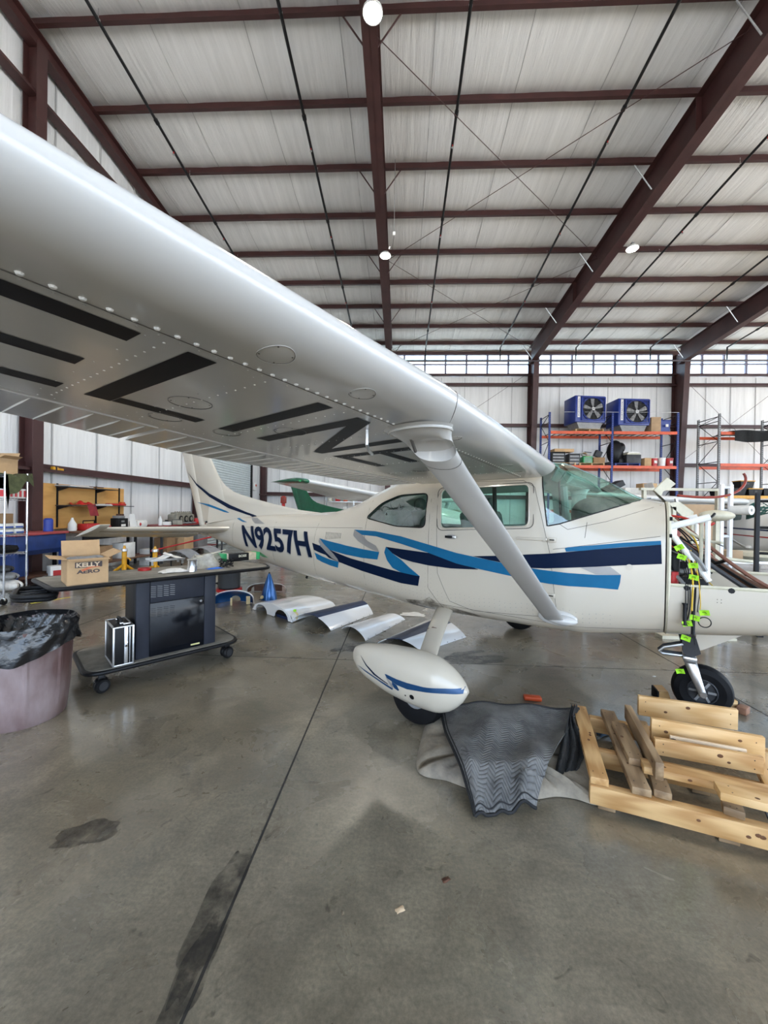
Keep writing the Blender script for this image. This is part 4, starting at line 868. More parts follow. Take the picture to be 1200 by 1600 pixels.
b = MB(); b.lathe([(.095,-.055),(.14,-.066),(.175,-.052),(.188,-.02),(.190,0),(.188,.02),(.175,.052),(.14,.066),(.095,.055)], RUB, seg=40, M=Mw); tr_ = b.build('nose_tire', air)
b = MB(); b.lathe([(.095,-.055),(.088,-.060),(.080,-.045),(.03,-.04),(.03,-.055),(0,-.055)], DGREY, seg=24, M=Mw); b.lathe([(.095,.055),(.088,.060),(.080,.045),(.03,.04),(.03,.055),(0,.055)], DGREY, seg=24, M=Mw)
for k in range(6):
    a = 2*PI*k/6
    for s in (-1,1): b.box((.058*math.cos(a),.058*math.sin(a),s*.046), (.05,.016,.012), GREY, rot=(0,0,a), M=Mw)
b.build('wheel_hub', air)
# ------------------------------------------------------------------ trash can
t = thing('trash_can', 'faded maroon round trash can lined with a black bag at the left edge', 'trash can', (-2.70,2.66,0))
def can_mat():
    m, N, L, b_ = node_mat('faded_maroon_plastic'); tc_ = N.new('ShaderNodeTexCoord'); mp = N.new('ShaderNodeMapping'); mp.inputs['Scale'].default_value = (3,3,1.2); L.new(tc_.outputs['Object'], mp.inputs[0])
    n = N.new('ShaderNodeTexNoise'); n.inputs['Scale'].default_value = 1.6; n.inputs['Detail'].default_value = 6; L.new(mp.outputs[0], n.inputs['Vector']); r = N.new('ShaderNodeValToRGB'); L.new(n.outputs[0], r.inputs[0])
    r.color_ramp.elements[0].position = .38; r.color_ramp.elements[0].color = (.115,.060,.054,1); r.color_ramp.elements[1].position = .72; r.color_ramp.elements[1].color = (.34,.27,.27,1)
    L.new(r.outputs[0], b_.inputs['Base Color']); b_.inputs['Roughness'].default_value = .5; return m
CANM = can_mat(); BAG = mat('black_bin_bag', (.010,.010,.011), .22, 0, .1, 5, .9, 9, spec=.7)
b = MB()
def rib(t_, z):
    k = (t_*8/(2*PI)) % 1; return 1.0+(.028 if (k < .10 and z > .03) else 0)-(.010 if (.28 < k < .82 and .06 < z < .50) else 0)
b.lathe([(0,.0),(.232,.0),(.240,.02),(.252,.2),(.262,.4),(.268,.55),(.275,.56),(.278,.62),(.29,.63),(.29,.665),(.272,.665),(.262,.60),(.225,.05),(0,.04)], CANM, seg=128, rib=rib); b.build('can', t, ang=25)
b = MB(); rnd = random.Random(4); ph = [rnd.uniform(0,6.28) for _ in range(12)]
def bagfn(u, v):
    a = 2*PI*u; w_ = sum(math.sin(k*a+ph[k])/k for k in range(3,11)); low = .50+.035*math.sin(2*a+1)+.03*w_
    if v < .5: s = v/.5; r_ = .20+.078*s+.012*w_*(1-s)+.006*math.sin(23*a+9*s); z = .50+.185*s
    elif v < .56: r_ = .296+.003*w_; z = .697+.004*w_
    else: s = (v-.56)/.44; r_ = .304+.010*math.sin(s*6+3*a)+.006*math.sin(17*a+5*s)+.008*s; z = .685-(.685-low)*s
    return (r_*math.cos(a), r_*math.sin(a), z)
b.grid(bagfn, 120, 22, BAG); bmesh.ops.remove_doubles(b.bm, verts=b.bm.verts[:], dist=1e-5)
b.lathe([(0,.42),(.10,.44),(.20,.50)], BAG, seg=30); b.build('bin_bag', t, ang=60)

# ------------------------------------------------------------------ rolling equipment cart
CZ = R(47.5); CART = Vector((-2.34,3.70,0)); Mc = Matrix.Translation(CART) @ Matrix.Rotation(CZ,4,'Z')
cu_, cv_ = Vector((math.cos(CZ),math.sin(CZ),0)), Vector((-math.sin(CZ),math.cos(CZ),0))
def CP(x, y, z): return CART+cu_*x+cv_*y+Vector((0,0,z))
CGR = mat('cart_charcoal', (.026,.029,.040), .5, 0, .1, spec=.22); CTOP = mat('dusty_cart_top', (.27,.25,.21), .8, 0, .2, 5, dirt=(.13,.12,.10)); SMOK = mat('smoked_glass', (.005,.006,.009), .12, 0, .2, 4, spec=.3)
t = thing('equipment_cart', 'black rolling equipment cart with dusty tops, louvred cabinet and smoked glass door', 'cart', CART, CZ)
def rrect(x0, x1, y0, y1, r_, n=6):
    return rounded([(x0,y0),(x1,y0),(x1,y1),(x0,y1)], r_*1.6, n)
b = MB(); pl = rrect(-.66,.60,-.42,.32,.09); b.prism(pl, .032, BLACK, at=.150); b.prism([(x*.975,y*.97) for x, y in pl], .003, CTOP, at=.1822); b.tube([(x,y,.166) for x, y in pl], .017, BLACK, seg=8, closed=True); b.build('base_shelf', t)
b = MB(); pl = rounded([(-.86,-.42),(.93,-.42),(.98,-.20),(.86,.22),(-.95,.25)], .09, 6); b.prism(pl, .028, BLACK, at=.868); b.prism([(x*.985,y*.96) for x, y in pl], .003, CTOP, at=.8965); b.tube([(x,y,.884) for x, y in pl], .017, BLACK, seg=8, closed=True); b.build('top_shelf', t)
b = MB(); pl = rounded([(-1.08,-.26),(-.84,-.36),(-.80,.10),(-1.04,.14)], .1, 5); b.prism(pl, .012, BLACK, at=.795); b.tube([(x,y,.83) for x, y in pl], .022, BLACK, seg=8, closed=True); b.tube([(x,y,.805) for x, y in pl], .016, BLACK, seg=8, closed=True)
for k in range(3): b.box((-.95,-.18+.11*k,.820), (.16,.035,.012), DGREY, bev=.004)
b.build('side_tray', t)
b = MB(); x0, x1, y0, y1 = -.305,.38,-.35,.07
b.box((0.0375,(y0+y1)/2+.01,.525), (x1-x0-.01,y1-y0-.03,.672), BLACK, bev=.004); b.box((x0+.055,y0+.02,.525), (.11,.05,.678), CGR, bev=.012); b.box((x1-.055,y0+.02,.525), (.11,.05,.678), CGR, bev=.012)
b.box((.0375,y0+.018,.765), (.46,.03,.195), CGR, bev=.003)
for r_ in range(4):
    for k in range(6): b.box((-.17+.052*r_,y0+.0015,.720+.018*k), (.040,.004,.005), GREY, rot=(0,.15,0))
b.build('cabinet', t)
b = MB(); b.box((.0375,y0+.006,.425), (.465,.012,.475), SMOK, bev=.002)
for r_ in range(4):
    for k in range(6): b.box((-.17+.052*r_,y0-.0015,.535+.016*k), (.040,.002,.004), DGREY, rot=(0,.15,0))
add_text(b, 'NOVA', mat('cream_label', (.72,.66,.30), .5), Matrix.Translation((.15,y0-.0012,.205)), .085, .018, .01) if False else b.box((.19,y0-.0008,.215), (.08,.002,.014), mat('cream_label', (.72,.66,.30), .5))
gd = b.build('glass_door', t); b = MB(); b.cyl((.235,y0-.012,.625),(.235,y0+.002,.625),.012,CHROME,seg=12); b.build('knob', gd)
for (x, y) in ((-.545,-.37),(.505,-.33),(-.57,.25),(.50,.25)):
    b = MB()
    for s in (-1,1): b.lathe([(0,-.022),(.05,-.022),(.057,-.012),(.057,.012),(.05,.022),(0,.022)], BLACK, seg=24, M=Matrix.Translation((x,y+s*.030,.058)) @ Matrix.Rotation(.35,4,'Z') @ Matrix.Rotation(R(90),4,'X')); b.lathe([(0,-.024),(.035,-.024),(.035,.024),(0,.024)], DGREY, seg=18, M=Matrix.Translation((x,y+s*.030,.058)) @ Matrix.Rotation(.35,4,'Z') @ Matrix.Rotation(R(90),4,'X'))
    b.box((x,y,.115), (.05,.04,.07), BLACK, bev=.01); b.build('caster', t)
# silver trimmed case on the base shelf
t = thing('carrying_case', 'black hard case with silver edges standing on the lower shelf of the cart', 'case', CP(-.40,-.235,.1855), CZ)
b = MB(); b.box((0,0,.165), (.138,.32,.325), BLACK, bev=.004); b.build('shell', t)
b = MB(); hx, hy, hz = .070,.161,.165
for sx in (-1,1):
    for sy in (-1,1): b.box((sx*hx,sy*hy,hz), (.014,.014,.33), ALU, bev=.003)
    for z in (.006,.324): b.box((sx*hx,0,z), (.014,.32,.012), ALU, bev=.003)
for sy in (-1,1):
    for z in (.006,.324): b.box((0,sy*hy,z), (.14,.014,.012), ALU, bev=.003)
b.box((.018,-.162,hz), (.026,.008,.32), ALU, bev=.002); b.box((.045,-.1615,hz), (.006,.008,.32), ALU, bev=.002); b.build('edge_trim', t)
b = MB(); b.box((.018,-.168,.175), (.022,.012,.045), CHROME, bev=.003); b.cyl((.018,-.176,.165),(.018,-.168,.165),.007,BLACK,seg=8); b.build('latch', t)
b = MB(); b.tube([(0,-.075,.335),(0,-.065,.362),(0,0,.368),(0,.065,.362),(0,.075,.335)], .010, BLACK, seg=8); b.box((0,-.08,.338),(.03,.025,.015),CHROME,bev=.003); b.box((0,.08,.338),(.03,.025,.015),CHROME,bev=.003); b.build('handle', t)
b = MB(); b.box((.03,-.11,.338), (.05,.035,.012), ALU, bev=.003); b.build('top_latch', t)

def carton(name, label, loc, size, rz, m=CARD, open_=False, cat='box', group=None, tape=True, flaps=(1,1,1,1), fl=.5):
    t = thing(name, label, cat, loc, rz, group); w_, d_, h_ = size; b = MB()
    if not open_:
        b.box((0,0,h_/2), size, m, bev=.003)
        if tape: b.box((0,0,h_+.0005), (w_*.98,min(.05,d_*.2),.001), PTAN); b.box((-w_/2-.0005,0,h_*.8), (.001,min(.05,d_*.2),h_*.4), PTAN)
        b.build('carton_body', t)
    else:
        k = .004
        b.box((0,0,k/2), (w_,d_,k), m)
        for s in (-1,1): b.box((s*(w_/2-k/2),0,h_/2), (k,d_,h_), m); b.box((0,s*(d_/2-k/2),h_/2), (w_-2*k,k,h_), m)
        b.build('carton_body', t)
        f = fl*d_
        ang_ = ((0,-1,-.06),(0,1,1.25),(-1,0,.15),(1,0,.45))
        for (sx, sy, a), on in zip(ang_, flaps):
            if not on: continue
            b = MB()
            if sy: L2 = f*(.55 if sy < 0 else 1.0); c = (0, sy*(d_/2+L2/2*math.cos(a)), h_+L2/2*math.sin(a)); b.box(c, (w_-.004,L2,k*.9), m, rot=(sy*a,0,0))
            else: L2 = f*.8; c = (sx*(w_/2+L2/2*math.cos(a)),0,h_+L2/2*math.sin(a)); b.box(c, (L2,d_-.004,k*.9), m, rot=(0,-sx*a,0))
            b.build('flap', t)
    return t
# KELLY AERO box
KB = carton('cardboard_box', 'open tan cardboard box printed KELLY AERO standing on the cart', G(137,913,.90)+cv_*.16, (.265,.31,.205), R(49), CARD, True, fl=.42)
b = MB(); PG = mat('print_grey', (.075,.055,.055), .7, 0, .1); PO = mat('print_orange', (.62,.16,.07), .7)
M_ = Matrix.Translation((0,-.1565,0)); b.verts_faces([(-.085,0,.135),(.090,0,.135),(.090,0,.180),(-.085,0,.180)], [(0,1,2,3)], PG, M_)
add_text(b, 'KELLY', mat('print_cream', (.72,.56,.38), .8), Matrix.Translation((-.077,-.1572,.140)), .155, .035, .04)
add_text(b, 'AERO', PG, Matrix.Translation((-.075,-.157,.088)), .15, .030, .045)
b.verts_faces([(-.05,0,.118),(.0,0,.138),(.07,0,.140),(.075,0,.136),(.02,0,.130),(-.035,0,.105)], [(0,1,2,3,4,5)], PO, Matrix.Translation((0,-.1574,0))); b.build('printed_logo', KB)
b = MB()
for k in range(5): b.ell((-.08+.04*k,.02*math.sin(k*2),0), (.045,.06,.022), GREY, 10, 6, rot=(0,0,k))
b.box((0,0,-.05), (.22,.26,.07), GREY, bev=.02); o = b.build('bagged_part', loc=KB.location+Vector((0,0,.19)), rot=R(49)); tag(o, 'grey bagged metal parts inside the KELLY AERO box', 'part')

# objects on the cart top
TZ = .8997
def top(px, py): p = G(px, py, TZ); return p
def single(b, name, lab, cat, loc=None, rz=0, group=None, **k):
    o = b.build(name, loc=loc, rot=rz if hasattr(rz,'__len__') else (0,0,rz), **k); return tag(o, lab, cat, group)
b = MB(); b.lathe([(.045,0),(.058,0),(.058,.022),(.045,.022),(.045,0)], PRED, seg=30); single(b, 'tape_roll', 'red roll of tape lying on the cart top', 'tape', top(226,891))
t = thing('paint_can', 'shiny silver paint can on the cart top', 'can', top(300,893)); b = MB(); b.lathe([(0,0),(.042,0),(.044,.004),(.043,.008),(.043,.11),(.045,.114)], CHROME, seg=30); b.build('can', t); b = MB(); b.lathe([(.045,.114),(.047,.118),(.043,.120),(.038,.112),(0,.112)], STEEL, seg=30); b.build('lid', t); b = MB(); b.lathe([(.0436,.055),(.0436,.10)], PAPER, seg=12, ang=1.2); b.build('label', t)
def crumple(name, lab, cat, loc, w_, d_, h_, m, seed, rz=0, n=16, thick=.002):
    rnd = random.Random(seed); A = [(rnd.uniform(3,11),rnd.uniform(3,11),rnd.uniform(0,6.3)) for _ in range(7)]
    def fn(u, v):
        s = sum(math.sin(a*u+c*v+p) for a, c, p in A)/7; e = min(u,1-u,v,1-v)*4; e = min(1,e)
        return ((u-.5)*w_*(1+.1*math.sin(7*v+seed)), (v-.5)*d_*(1+.12*math.sin(6*u+seed)), max(thick+.0005, h_*(.25+.75*e)*(.55+.75*s)+thick))
    b = MB(); b.grid(fn, n, n, m, thick=thick); return single(b, name, lab, cat, loc, rz)
crumple('rag', 'crumpled white rag at the front edge of the cart top', 'rag', top(272,894)+Vector((0,0,0)), .24,.13,.05, CLOTH, 3, CZ)
t = thing('tool_tray', 'shallow silver drip tray with papers resting on the cart top', 'tray', top(262,882)+cv_*.08, CZ)
b = MB(); b.box((0,0,.045), (.34,.2,.006), STEEL, bev=.002)
for x in (-.15,.15):
    for y in (-.08,.08): b.box((x,y,.021), (.02,.02,.042), STEEL)
for s in (-1,1): b.box((0,s*.1,.055), (.34,.004,.02), STEEL)
b.build('tray', t)
b = MB(); b.grid(lambda u, v: ((u-.5)*.20,(v-.5)*.16,.05+.05*u*u+.01*math.sin(5*v)), 8, 6, PAPER, thick=.002); single(b, 'manual_page', 'white manual lying open on the silver tray', 'paper', t.location+cu_*-.06, R(65))
b = MB(); b.grid(lambda u, v: ((u-.5)*.19,(v-.5)*.15,.05+.07*(1-u)**1.3), 8, 6, PAPER, thick=.002); b.verts_faces([(.05,-.076,.058),(.095,-.076,.056),(.095,.03,.056)], [(0,1,2)], PRED); single(b, 'leaflet', 'white leaflet with a red corner propped on the silver tray', 'paper', t.location+cu_*.08, R(25))
def bagfn2(u, v):
    a = 2*PI*u; r_ = .15*(1-.25*v)*(1+.10*math.sin(5*a+3*v)+.05*math.sin(9*a+7*v)); return (r_*math.cos(a)*1.15, r_*.6*math.sin(a), .13*v+.02*math.sin(3*a)*v)
PLAS = mat('clear_plastic_bag', (.60,.56,.47), .25, 0, .2, 12, .5, 14, alpha=.75)
b = MB(); b.grid(bagfn2, 40, 10, PLAS); b.verts_faces([(-.1,-.05,.12),(.1,-.05,.13),(.1,.05,.15),(-.1,.05,.12)], [(0,1,2,3)], PLAS); b.tube([(-.17,-.06,.10),(.0,-.05,.135),(.2,.0,.17)], .006, CREAM, seg=5); single(b, 'plastic_bag', 'clear crinkled plastic bag of parts behind the silver can', 'bag', top(328,888)+cv_*.10, CZ)
crumple('wipe_packet', 'small blue foil packet near the middle of the cart top', 'packet', top(335,889), .15,.06,.022, TEAL, 8, R(55))
t = thing('battery_charger', 'green and tan boxed charger at the right end of the cart', 'charger', top(372,876)+cv_*.02, R(52)); TANG = mat('charger_tan', (.60,.52,.36), .6, 0, .1, 40)
b = MB(); b.box((-.02,0,.045), (.30,.13,.088), BLACK, bev=.004); b.box((-.21,0,.05), (.09,.135,.098), GREEN, bev=.006); b.box((-.155,0,.05), (.02,.136,.10), CREAM, bev=.003); b.box((.16,0,.045), (.10,.132,.088), TANG, bev=.004); b.box((.235,0,.045), (.05,.135,.09), GREEN, bev=.004)
b.verts_faces([(.26,-.067,.09),(.26,.067,.09),(.38,.067,.005),(.38,-.067,.005)], [(0,1,2,3)], mat('light_green', (.10,.60,.25), .4)); b.build('case', t)
b = MB(); add_text(b, 'BOSS', CREAM, Matrix.Translation((-.02,-.0665,.045)), .10, .030, .04); b.build('lettering', t)
b = MB(); rnd = random.Random(2)
for k in range(9): a = rnd.uniform(0,6.28); b.tube([(rnd.uniform(-.02,.02)+.06*math.cos(s+a), .045*math.sin(s+a)*rnd.uniform(.8,1.1), .012+.008*k+.015*math.sin(2*s)) for s in [2*PI*q/22 for q in range(22)]], .0035, BLACK, seg=5, closed=True)
single(b, 'cable_coil', 'tangle of black cable in front of the green charger', 'cable', top(353,886), R(50))

# ------------------------------------------------------------------ dolly with drum behind the cart
p = G(352,937); t = thing('drum_dolly', 'red dolly on casters carrying a dark drum behind the cart', 'dolly', p+Vector((-.05,.25,0)))
b = MB(); b.lathe([(.17,.10),(.21,.10),(.21,.145),(.17,.145)], PRED, seg=28); b.box((0,0,.12), (.36,.05,.03), PRED); b.box((0,0,.12), (.05,.36,.03), PRED); b.build('ring', t)
for k in range(4):
    a = R(20)+PI/2*k; b = MB(); b.cyl((.17*math.cos(a)-.012,.17*math.sin(a),.04),(.17*math.cos(a)+.012,.17*math.sin(a),.04),.04,CREAM,seg=16); b.box((.17*math.cos(a),.17*math.sin(a),.07),(.035,.03,.05),STEEL); b.build('caster', t)
b = MB(); b.lathe([(0,0),(.16,0),(.18,.02),(.185,.40),(.19,.41),(.17,.41),(.165,.03),(0,.03)], mat('drum_black', (.03,.032,.034), .5), seg=32); single(b, 'drum', 'dark round drum standing on the red dolly', 'drum', t.location+Vector((0,0,.146)))

# ------------------------------------------------------------------ cowling pieces on the floor
def panel(name, lab, A, B, C, D, h, bands, thick=.006, pw=.7, flare=0):
    A, B, C, D = [G(*q) for q in (A,B,C,D)]
    A.z = B.z = C.z = D.z = .0; org = (A+B+C+D)/4; b = MB()
    def P(u, v):
        p = (A*(1-u)+B*u)*(1-v)+(D*(1-u)+C*u)*v - org
        return (p.x, p.y, .0085+h*(1-.25*v)*math.sin(PI*max(0,min(1,u)))**pw)
    for (u0, u1, m_) in bands: b.grid(lambda s, v: P(u0+(u1-u0)*s, v), max(3,int((u1-u0)*26)), 8, m_, thick=thick)
    for k in range(6): q = P(.995,.06+.17*k); b.ell((q[0],q[1],q[2]+.004), (.006,.006,.004), DGREY, 6, 4)
    return single(b, name, lab, 'cowling', org)
PANB = mat('panel_navy', (.006,.018,.070), .30, .0, .06, spec=.2); PANW = paint('panel_white', (.84,.85,.86), .15, amt=.08)
panel('curved_cowling', 'curved white and navy engine cowling on the floor, left of the plain white one', (454,971),(517,986),(583,960),(556,944), .15, ((0,.34,PANW),(.34,.70,PANB),(.70,1,PANW)), pw=.8)
panel('curved_cowling', 'plain white curved engine cowling lying between the two striped ones', (534,983),(571,1002),(633,969),(596,964), .085, ((0,1,PANW),))
panel('curved_cowling', 'curved engine cowling with a wide navy stripe right behind the gear leg', (589,1007),(657,1020),(728,996),(675,966), .10, ((0,.22,PANW),(.22,.60,PANB),(.60,1,PANW)))
A, B, C, D = G(396,952), G(458,973), G(524,948), G(455,938); org = (A+B+C+D)/4; b = MB()
b.grid(lambda u, v: (lambda p: (p.x,p.y,.02+.155*math.sin(PI*u)**.5*(1-.35*v)))(((A*(1-u)+B*u)*(1-v)+(D*(1-u)+C*u)*v)-org), 24, 8, PANW, thick=.006)
dAB = (B-A); ln = dAB.length; uAB = dAB.normalized(); Mf = Matrix.Translation(A-org) @ Matrix.Rotation(math.atan2(uAB.y,uAB.x),4,'Z')
pts = [(0,.008)]
for k in range(9): a = PI-PI*k/8; pts.append((ln*.24+ln*.16*math.cos(a), .008+.11*math.sin(a)))
pts.append((ln*.44,.008)); pts.append((ln*.54,.008))
for k in range(9): a = PI-PI*k/8; pts.append((ln*.74+ln*.17*math.cos(a), .008+.12*math.sin(a)))
pts.append((ln,.008))
for k in range(1,12): u = 1-k/12; pts.append((ln*u, .018+.155*math.sin(PI*u)**.5))
b.prism(pts, .02, PANW, M=Mf, axis='y', at=-.02); b.box((ln*.74,.03,.02), (ln*.3,.03,.035), PANB, M=Mf)
t = single(b, 'scalloped_cowling', 'white upper engine cowling with two scalloped air inlets on the floor', 'cowling', org)
b = MB(); b.grid(lambda u, v: (.05*math.sin(3*v)+.02*u, .02*u, .14-.13*v+.01*math.sin(7*u)), 4, 8, PTAN, thick=.004); b.box((.02,.0,.15),(.04,.03,.03),LIME,bev=.008); o = b.build('masking_flap', t, loc=(B-org)*.92)
p = G(417,938)+Vector((0,.1,0)); t = thing('propeller_spinner', 'metallic blue pointed propeller spinner standing on the floor', 'spinner', p)
b = MB(); b.lathe([(0,.455),(.006,.452),(.03,.40),(.065,.29),(.10,.17),(.128,.06),(.135,.0),(.13,0),(.0,.0)], DBLUE, seg=40); b.build('cone', t); b = MB(); b.lathe([(0,.456),(.009,.450),(.016,.432)], BLACK, seg=16); b.build('tip', t)
b = MB(); b.cyl((-.075,-.115,.05),(-.078,-.125,.055),.03,PTAN,seg=14); b.build('cutout_cover', t)
p = G(410,930)+Vector((0,.28,0)); b = MB(); b.grid(lambda u, v: (.36*math.cos(PI*u)*(1-.1*v), -.12+.14*v+.10*math.sin(PI*u), .012+.16*math.sin(PI*u)**.5*(1-.2*v)), 24, 5, PANW, thick=.008); b.grid(lambda u, v: (.34*math.cos(PI*u)*(1-.1*v), -.11+.13*v+.10*math.sin(PI*u), .010+.14*math.sin(PI*u)**.5*(1-.2*v)), 24, 5, BROWN); b.box((.0,.02,.07),(.5,.02,.11),BROWN); single(b, 'nose_bowl', 'dark open nose bowl half standing behind the blue spinner', 'cowling', p, .1)
A = G(345,942); B = G(372,948); org = (A+B)/2+Vector((.02,.16,0)); b = MB()
b.grid(lambda u, v: (.30*math.cos(PI*u)*(1-.75*v*v), -.16+.22*v, .012+.20*math.sin(PI*u)**.6*(1-.55*v*v)), 26, 6, DBLUE, thick=.006)
b.grid(lambda u, v: (.315*math.cos(PI*u), -.20+.05*v+.04*math.sin(PI*u), .012+.215*math.sin(PI*u)**.6), 26, 2, PANW, thick=.008); b.box((-.02,-.2,.06),(.03,.03,.12),PTAN,bev=.008); b.grid(lambda u, v: (.20+.06*u,-.2+.03*v,.13*(1-v)+.008), 3, 5, PTAN, thick=.004)
single(b, 'cowling_ring', 'white and metallic blue cowling nose piece beside the spinner', 'cowling', org, R(14))
crumple('shop_towel', 'white crumpled shop towel on the floor under the fuselage', 'towel', G(645,961), .34,.16,.035, PAPER, 12, R(-8))

# ------------------------------------------------------------------ blanket and tarp heap
def heap_h(x, y):
    cx, cy_2 = .74, 2.60; r_ = math.sqrt(((x-cx)/.62)**2+((y-cy_2)/.62)**2); return .20*max(0,1-r_**2.6)
TARP = mat('tan_canvas', (.30,.26,.20), .9, 0, .25, 7, .35, 18, dirt=(.14,.12,.10))
def quilt():
    m, N, L, b_ = node_mat('quilted_grey_blanket'); tc_ = N.new('ShaderNodeTexCoord'); sp_ = N.new('ShaderNodeSeparateXYZ'); mp = N.new('ShaderNodeMapping'); mp.inputs['Rotation'].default_value = (0,0,.35); L.new(tc_.outputs['Object'], mp.inputs[0]); L.new(mp.outputs[0], sp_.inputs[0])
    def mth(op, a, b2=None):
        x = N.new('ShaderNodeMath'); x.operation = op
        for i, q in enumerate((a,b2)):
            if q is None: continue
            if isinstance(q, (int,float)): x.inputs[i].default_value = q
            else: L.new(q, x.inputs[i])
        return x.outputs[0]
    zz = mth('PINGPONG', sp_.outputs['X'], .04); s_ = mth('ADD', sp_.outputs['Y'], mth('MULTIPLY', zz, .9)); h_ = mth('SINE', mth('MULTIPLY', s_, 2*PI/.042))
    h2 = mth('POWER', mth('ABSOLUTE', h_), .4)
    n = N.new('ShaderNodeTexNoise'); n.inputs['Scale'].default_value = 5; n.inputs['Detail'].default_value = 8; n.inputs['Roughness'].default_value = .75; L.new(tc_.outputs['Object'], n.inputs['Vector'])
    r = N.new('ShaderNodeValToRGB'); L.new(n.outputs[0], r.inputs[0]); r.color_ramp.elements[0].position = .35; r.color_ramp.elements[0].color = (.066,.066,.066,1); r.color_ramp.elements[1].position = .75; r.color_ramp.elements[1].color = (.23,.226,.218,1)
    mq = N.new('ShaderNodeMix'); mq.data_type = 'RGBA'; mq.blend_type = 'MULTIPLY'; mq.inputs[0].default_value = .38; L.new(r.outputs[0], mq.inputs[6]); L.new(h2, mq.inputs[7]); L.new(mq.outputs[2], b_.inputs['Base Color']); b_.inputs['Roughness'].default_value = .62; b_.inputs['Specular IOR Level'].default_value = .35
    bp = N.new('ShaderNodeBump'); bp.inputs['Strength'].default_value = .6; bp.inputs['Distance'].default_value = .010; L.new(h2, bp.inputs['Height']); L.new(bp.outputs[0], b_.inputs['Normal']); return m
QB = quilt(); BIND = mat('black_binding', (.010,.010,.011), .8, 0, .2, 40)
out = [G(*q) for q in ((653,1207),(657,1160),(672,1120),(700,1108),(800,1104),(890,1110),(915,1165),(922,1215),(938,1258),(900,1250),(870,1246),(840,1250),(790,1252),(735,1235),(700,1222))]
cen = sum(out, Vector())/len(out); NO = len(out)
def outl(u):
    k = u*NO; i = int(k)%NO; f = k-int(k); a, b_, c, d = [out[(i+j)%NO] for j in (-1,0,1,2)]
    return .5*((2*b_)+(c-a)*f+(2*a-5*b_+4*c-d)*f*f+(3*b_-a-3*c+d)*f**3)
b = MB()
def tarp(u, v):
    p = cen.lerp(outl(u), v); e = (1-v**5); a = 2*PI*u
    return (p.x-cen.x, p.y-cen.y, .008+(.075+.012*math.sin(9*a)+.012*math.sin(5*a+2))*e**.6*(1-.5*(1-v))+.012*math.sin(23*a+6*v)*v*e)
b.grid(tarp, 110, 22, TARP, thick=.004); bmesh.ops.remove_doubles(b.bm, verts=b.bm.verts[:], dist=1e-5)
single(b, 'canvas_tarp', 'tan canvas tarp bunched up under the grey quilted blanket', 'tarp', Vector((cen.x,cen.y,0)))
c00, c10, c11, c01 = G(742,1279,.0), G(838,1250,.06), G(905,1112,.15), G(690,1104,.12)
ce2 = (c00+c10+c11+c01)/4; ce2.z = 0
def blank(u, v):
    p = (c00*(1-u)+c10*u)*(1-v)+(c01*(1-u)+c11*u)*v
    over = .150*min(1,v*4.5)**.7*min(1,4.5*u+.6)
    z = .014+over+.014*math.sin(9*u+5*v)*v+.018*math.sin(3+7*u-6*v)*min(1,2*v)+.010*math.sin(17*u+3*v)
    if v < .14: z += .045*math.exp(-((u-.80)/.16)**2)*(1)+.008*math.sin(20*u)
    bulge = .05*math.sin(PI*u)*(1-v)*0
    return (p.x-ce2.x-.03*math.sin(PI*v)*(u < .5), p.y-ce2.y, max(.012, z))
b = MB(); b.grid(blank, 50, 50, QB, thick=.007)
t = single(b, 'moving_blanket', 'grey quilted moving blanket with black binding draped over a tan tarp', 'blanket', ce2)
b = MB()
for ed in ([(0,k/30) for k in range(31)], [(k/30,0) for k in range(31)], [(k/30,1) for k in range(31)]): b.tube([Vector(blank(*q))+Vector((0,0,-.002)) for q in ed], .009, BIND, seg=6)
for ed in ([(.02,k/30) for k in range(31)], [(k/30,.02) for k in range(31)]): b.tube([Vector(blank(*q))+Vector((0,0,.001)) for q in ed], .004, BIND, seg=5)
b.build('edge_binding', t)
DQ = mat('dark_folded_fabric', (.018,.019,.020), .75, 0, .25, 20, .5, 60)
b = MB(); q0, q1 = G(866,1205,.08), G(893,1112,.16); q2 = G(905,1110,.17); q3 = G(905,1205,.05); ce3 = (q0+q1+q2+q3)/4; ce3.z = 0
b.grid(lambda u, v: (lambda p: (p.x-ce3.x, p.y-ce3.y, .05+.13*v**.7+.035*abs(math.sin(2.5*PI*u+1.2*v))))(((q0*(1-u)+q3*u)*(1-v)+(q1*(1-u)+q2*u)*v)*1.0+Vector((.04*math.sin(6*v)*u,0,0))), 26, 20, DQ, thick=.02)
single(b, 'folded_blanket', 'dark grey blanket folded in a bundle beside the wooden slats', 'blanket', ce3)
b = MB(); b.box((0,0,.02),(.14,.06,.035), ORANGE, bev=.012); single(b, 'orange_wedge', 'small orange wedge peeking out behind the quilted blanket', 'wedge', G(840,1106)+Vector((0,.12,0)), -.1)

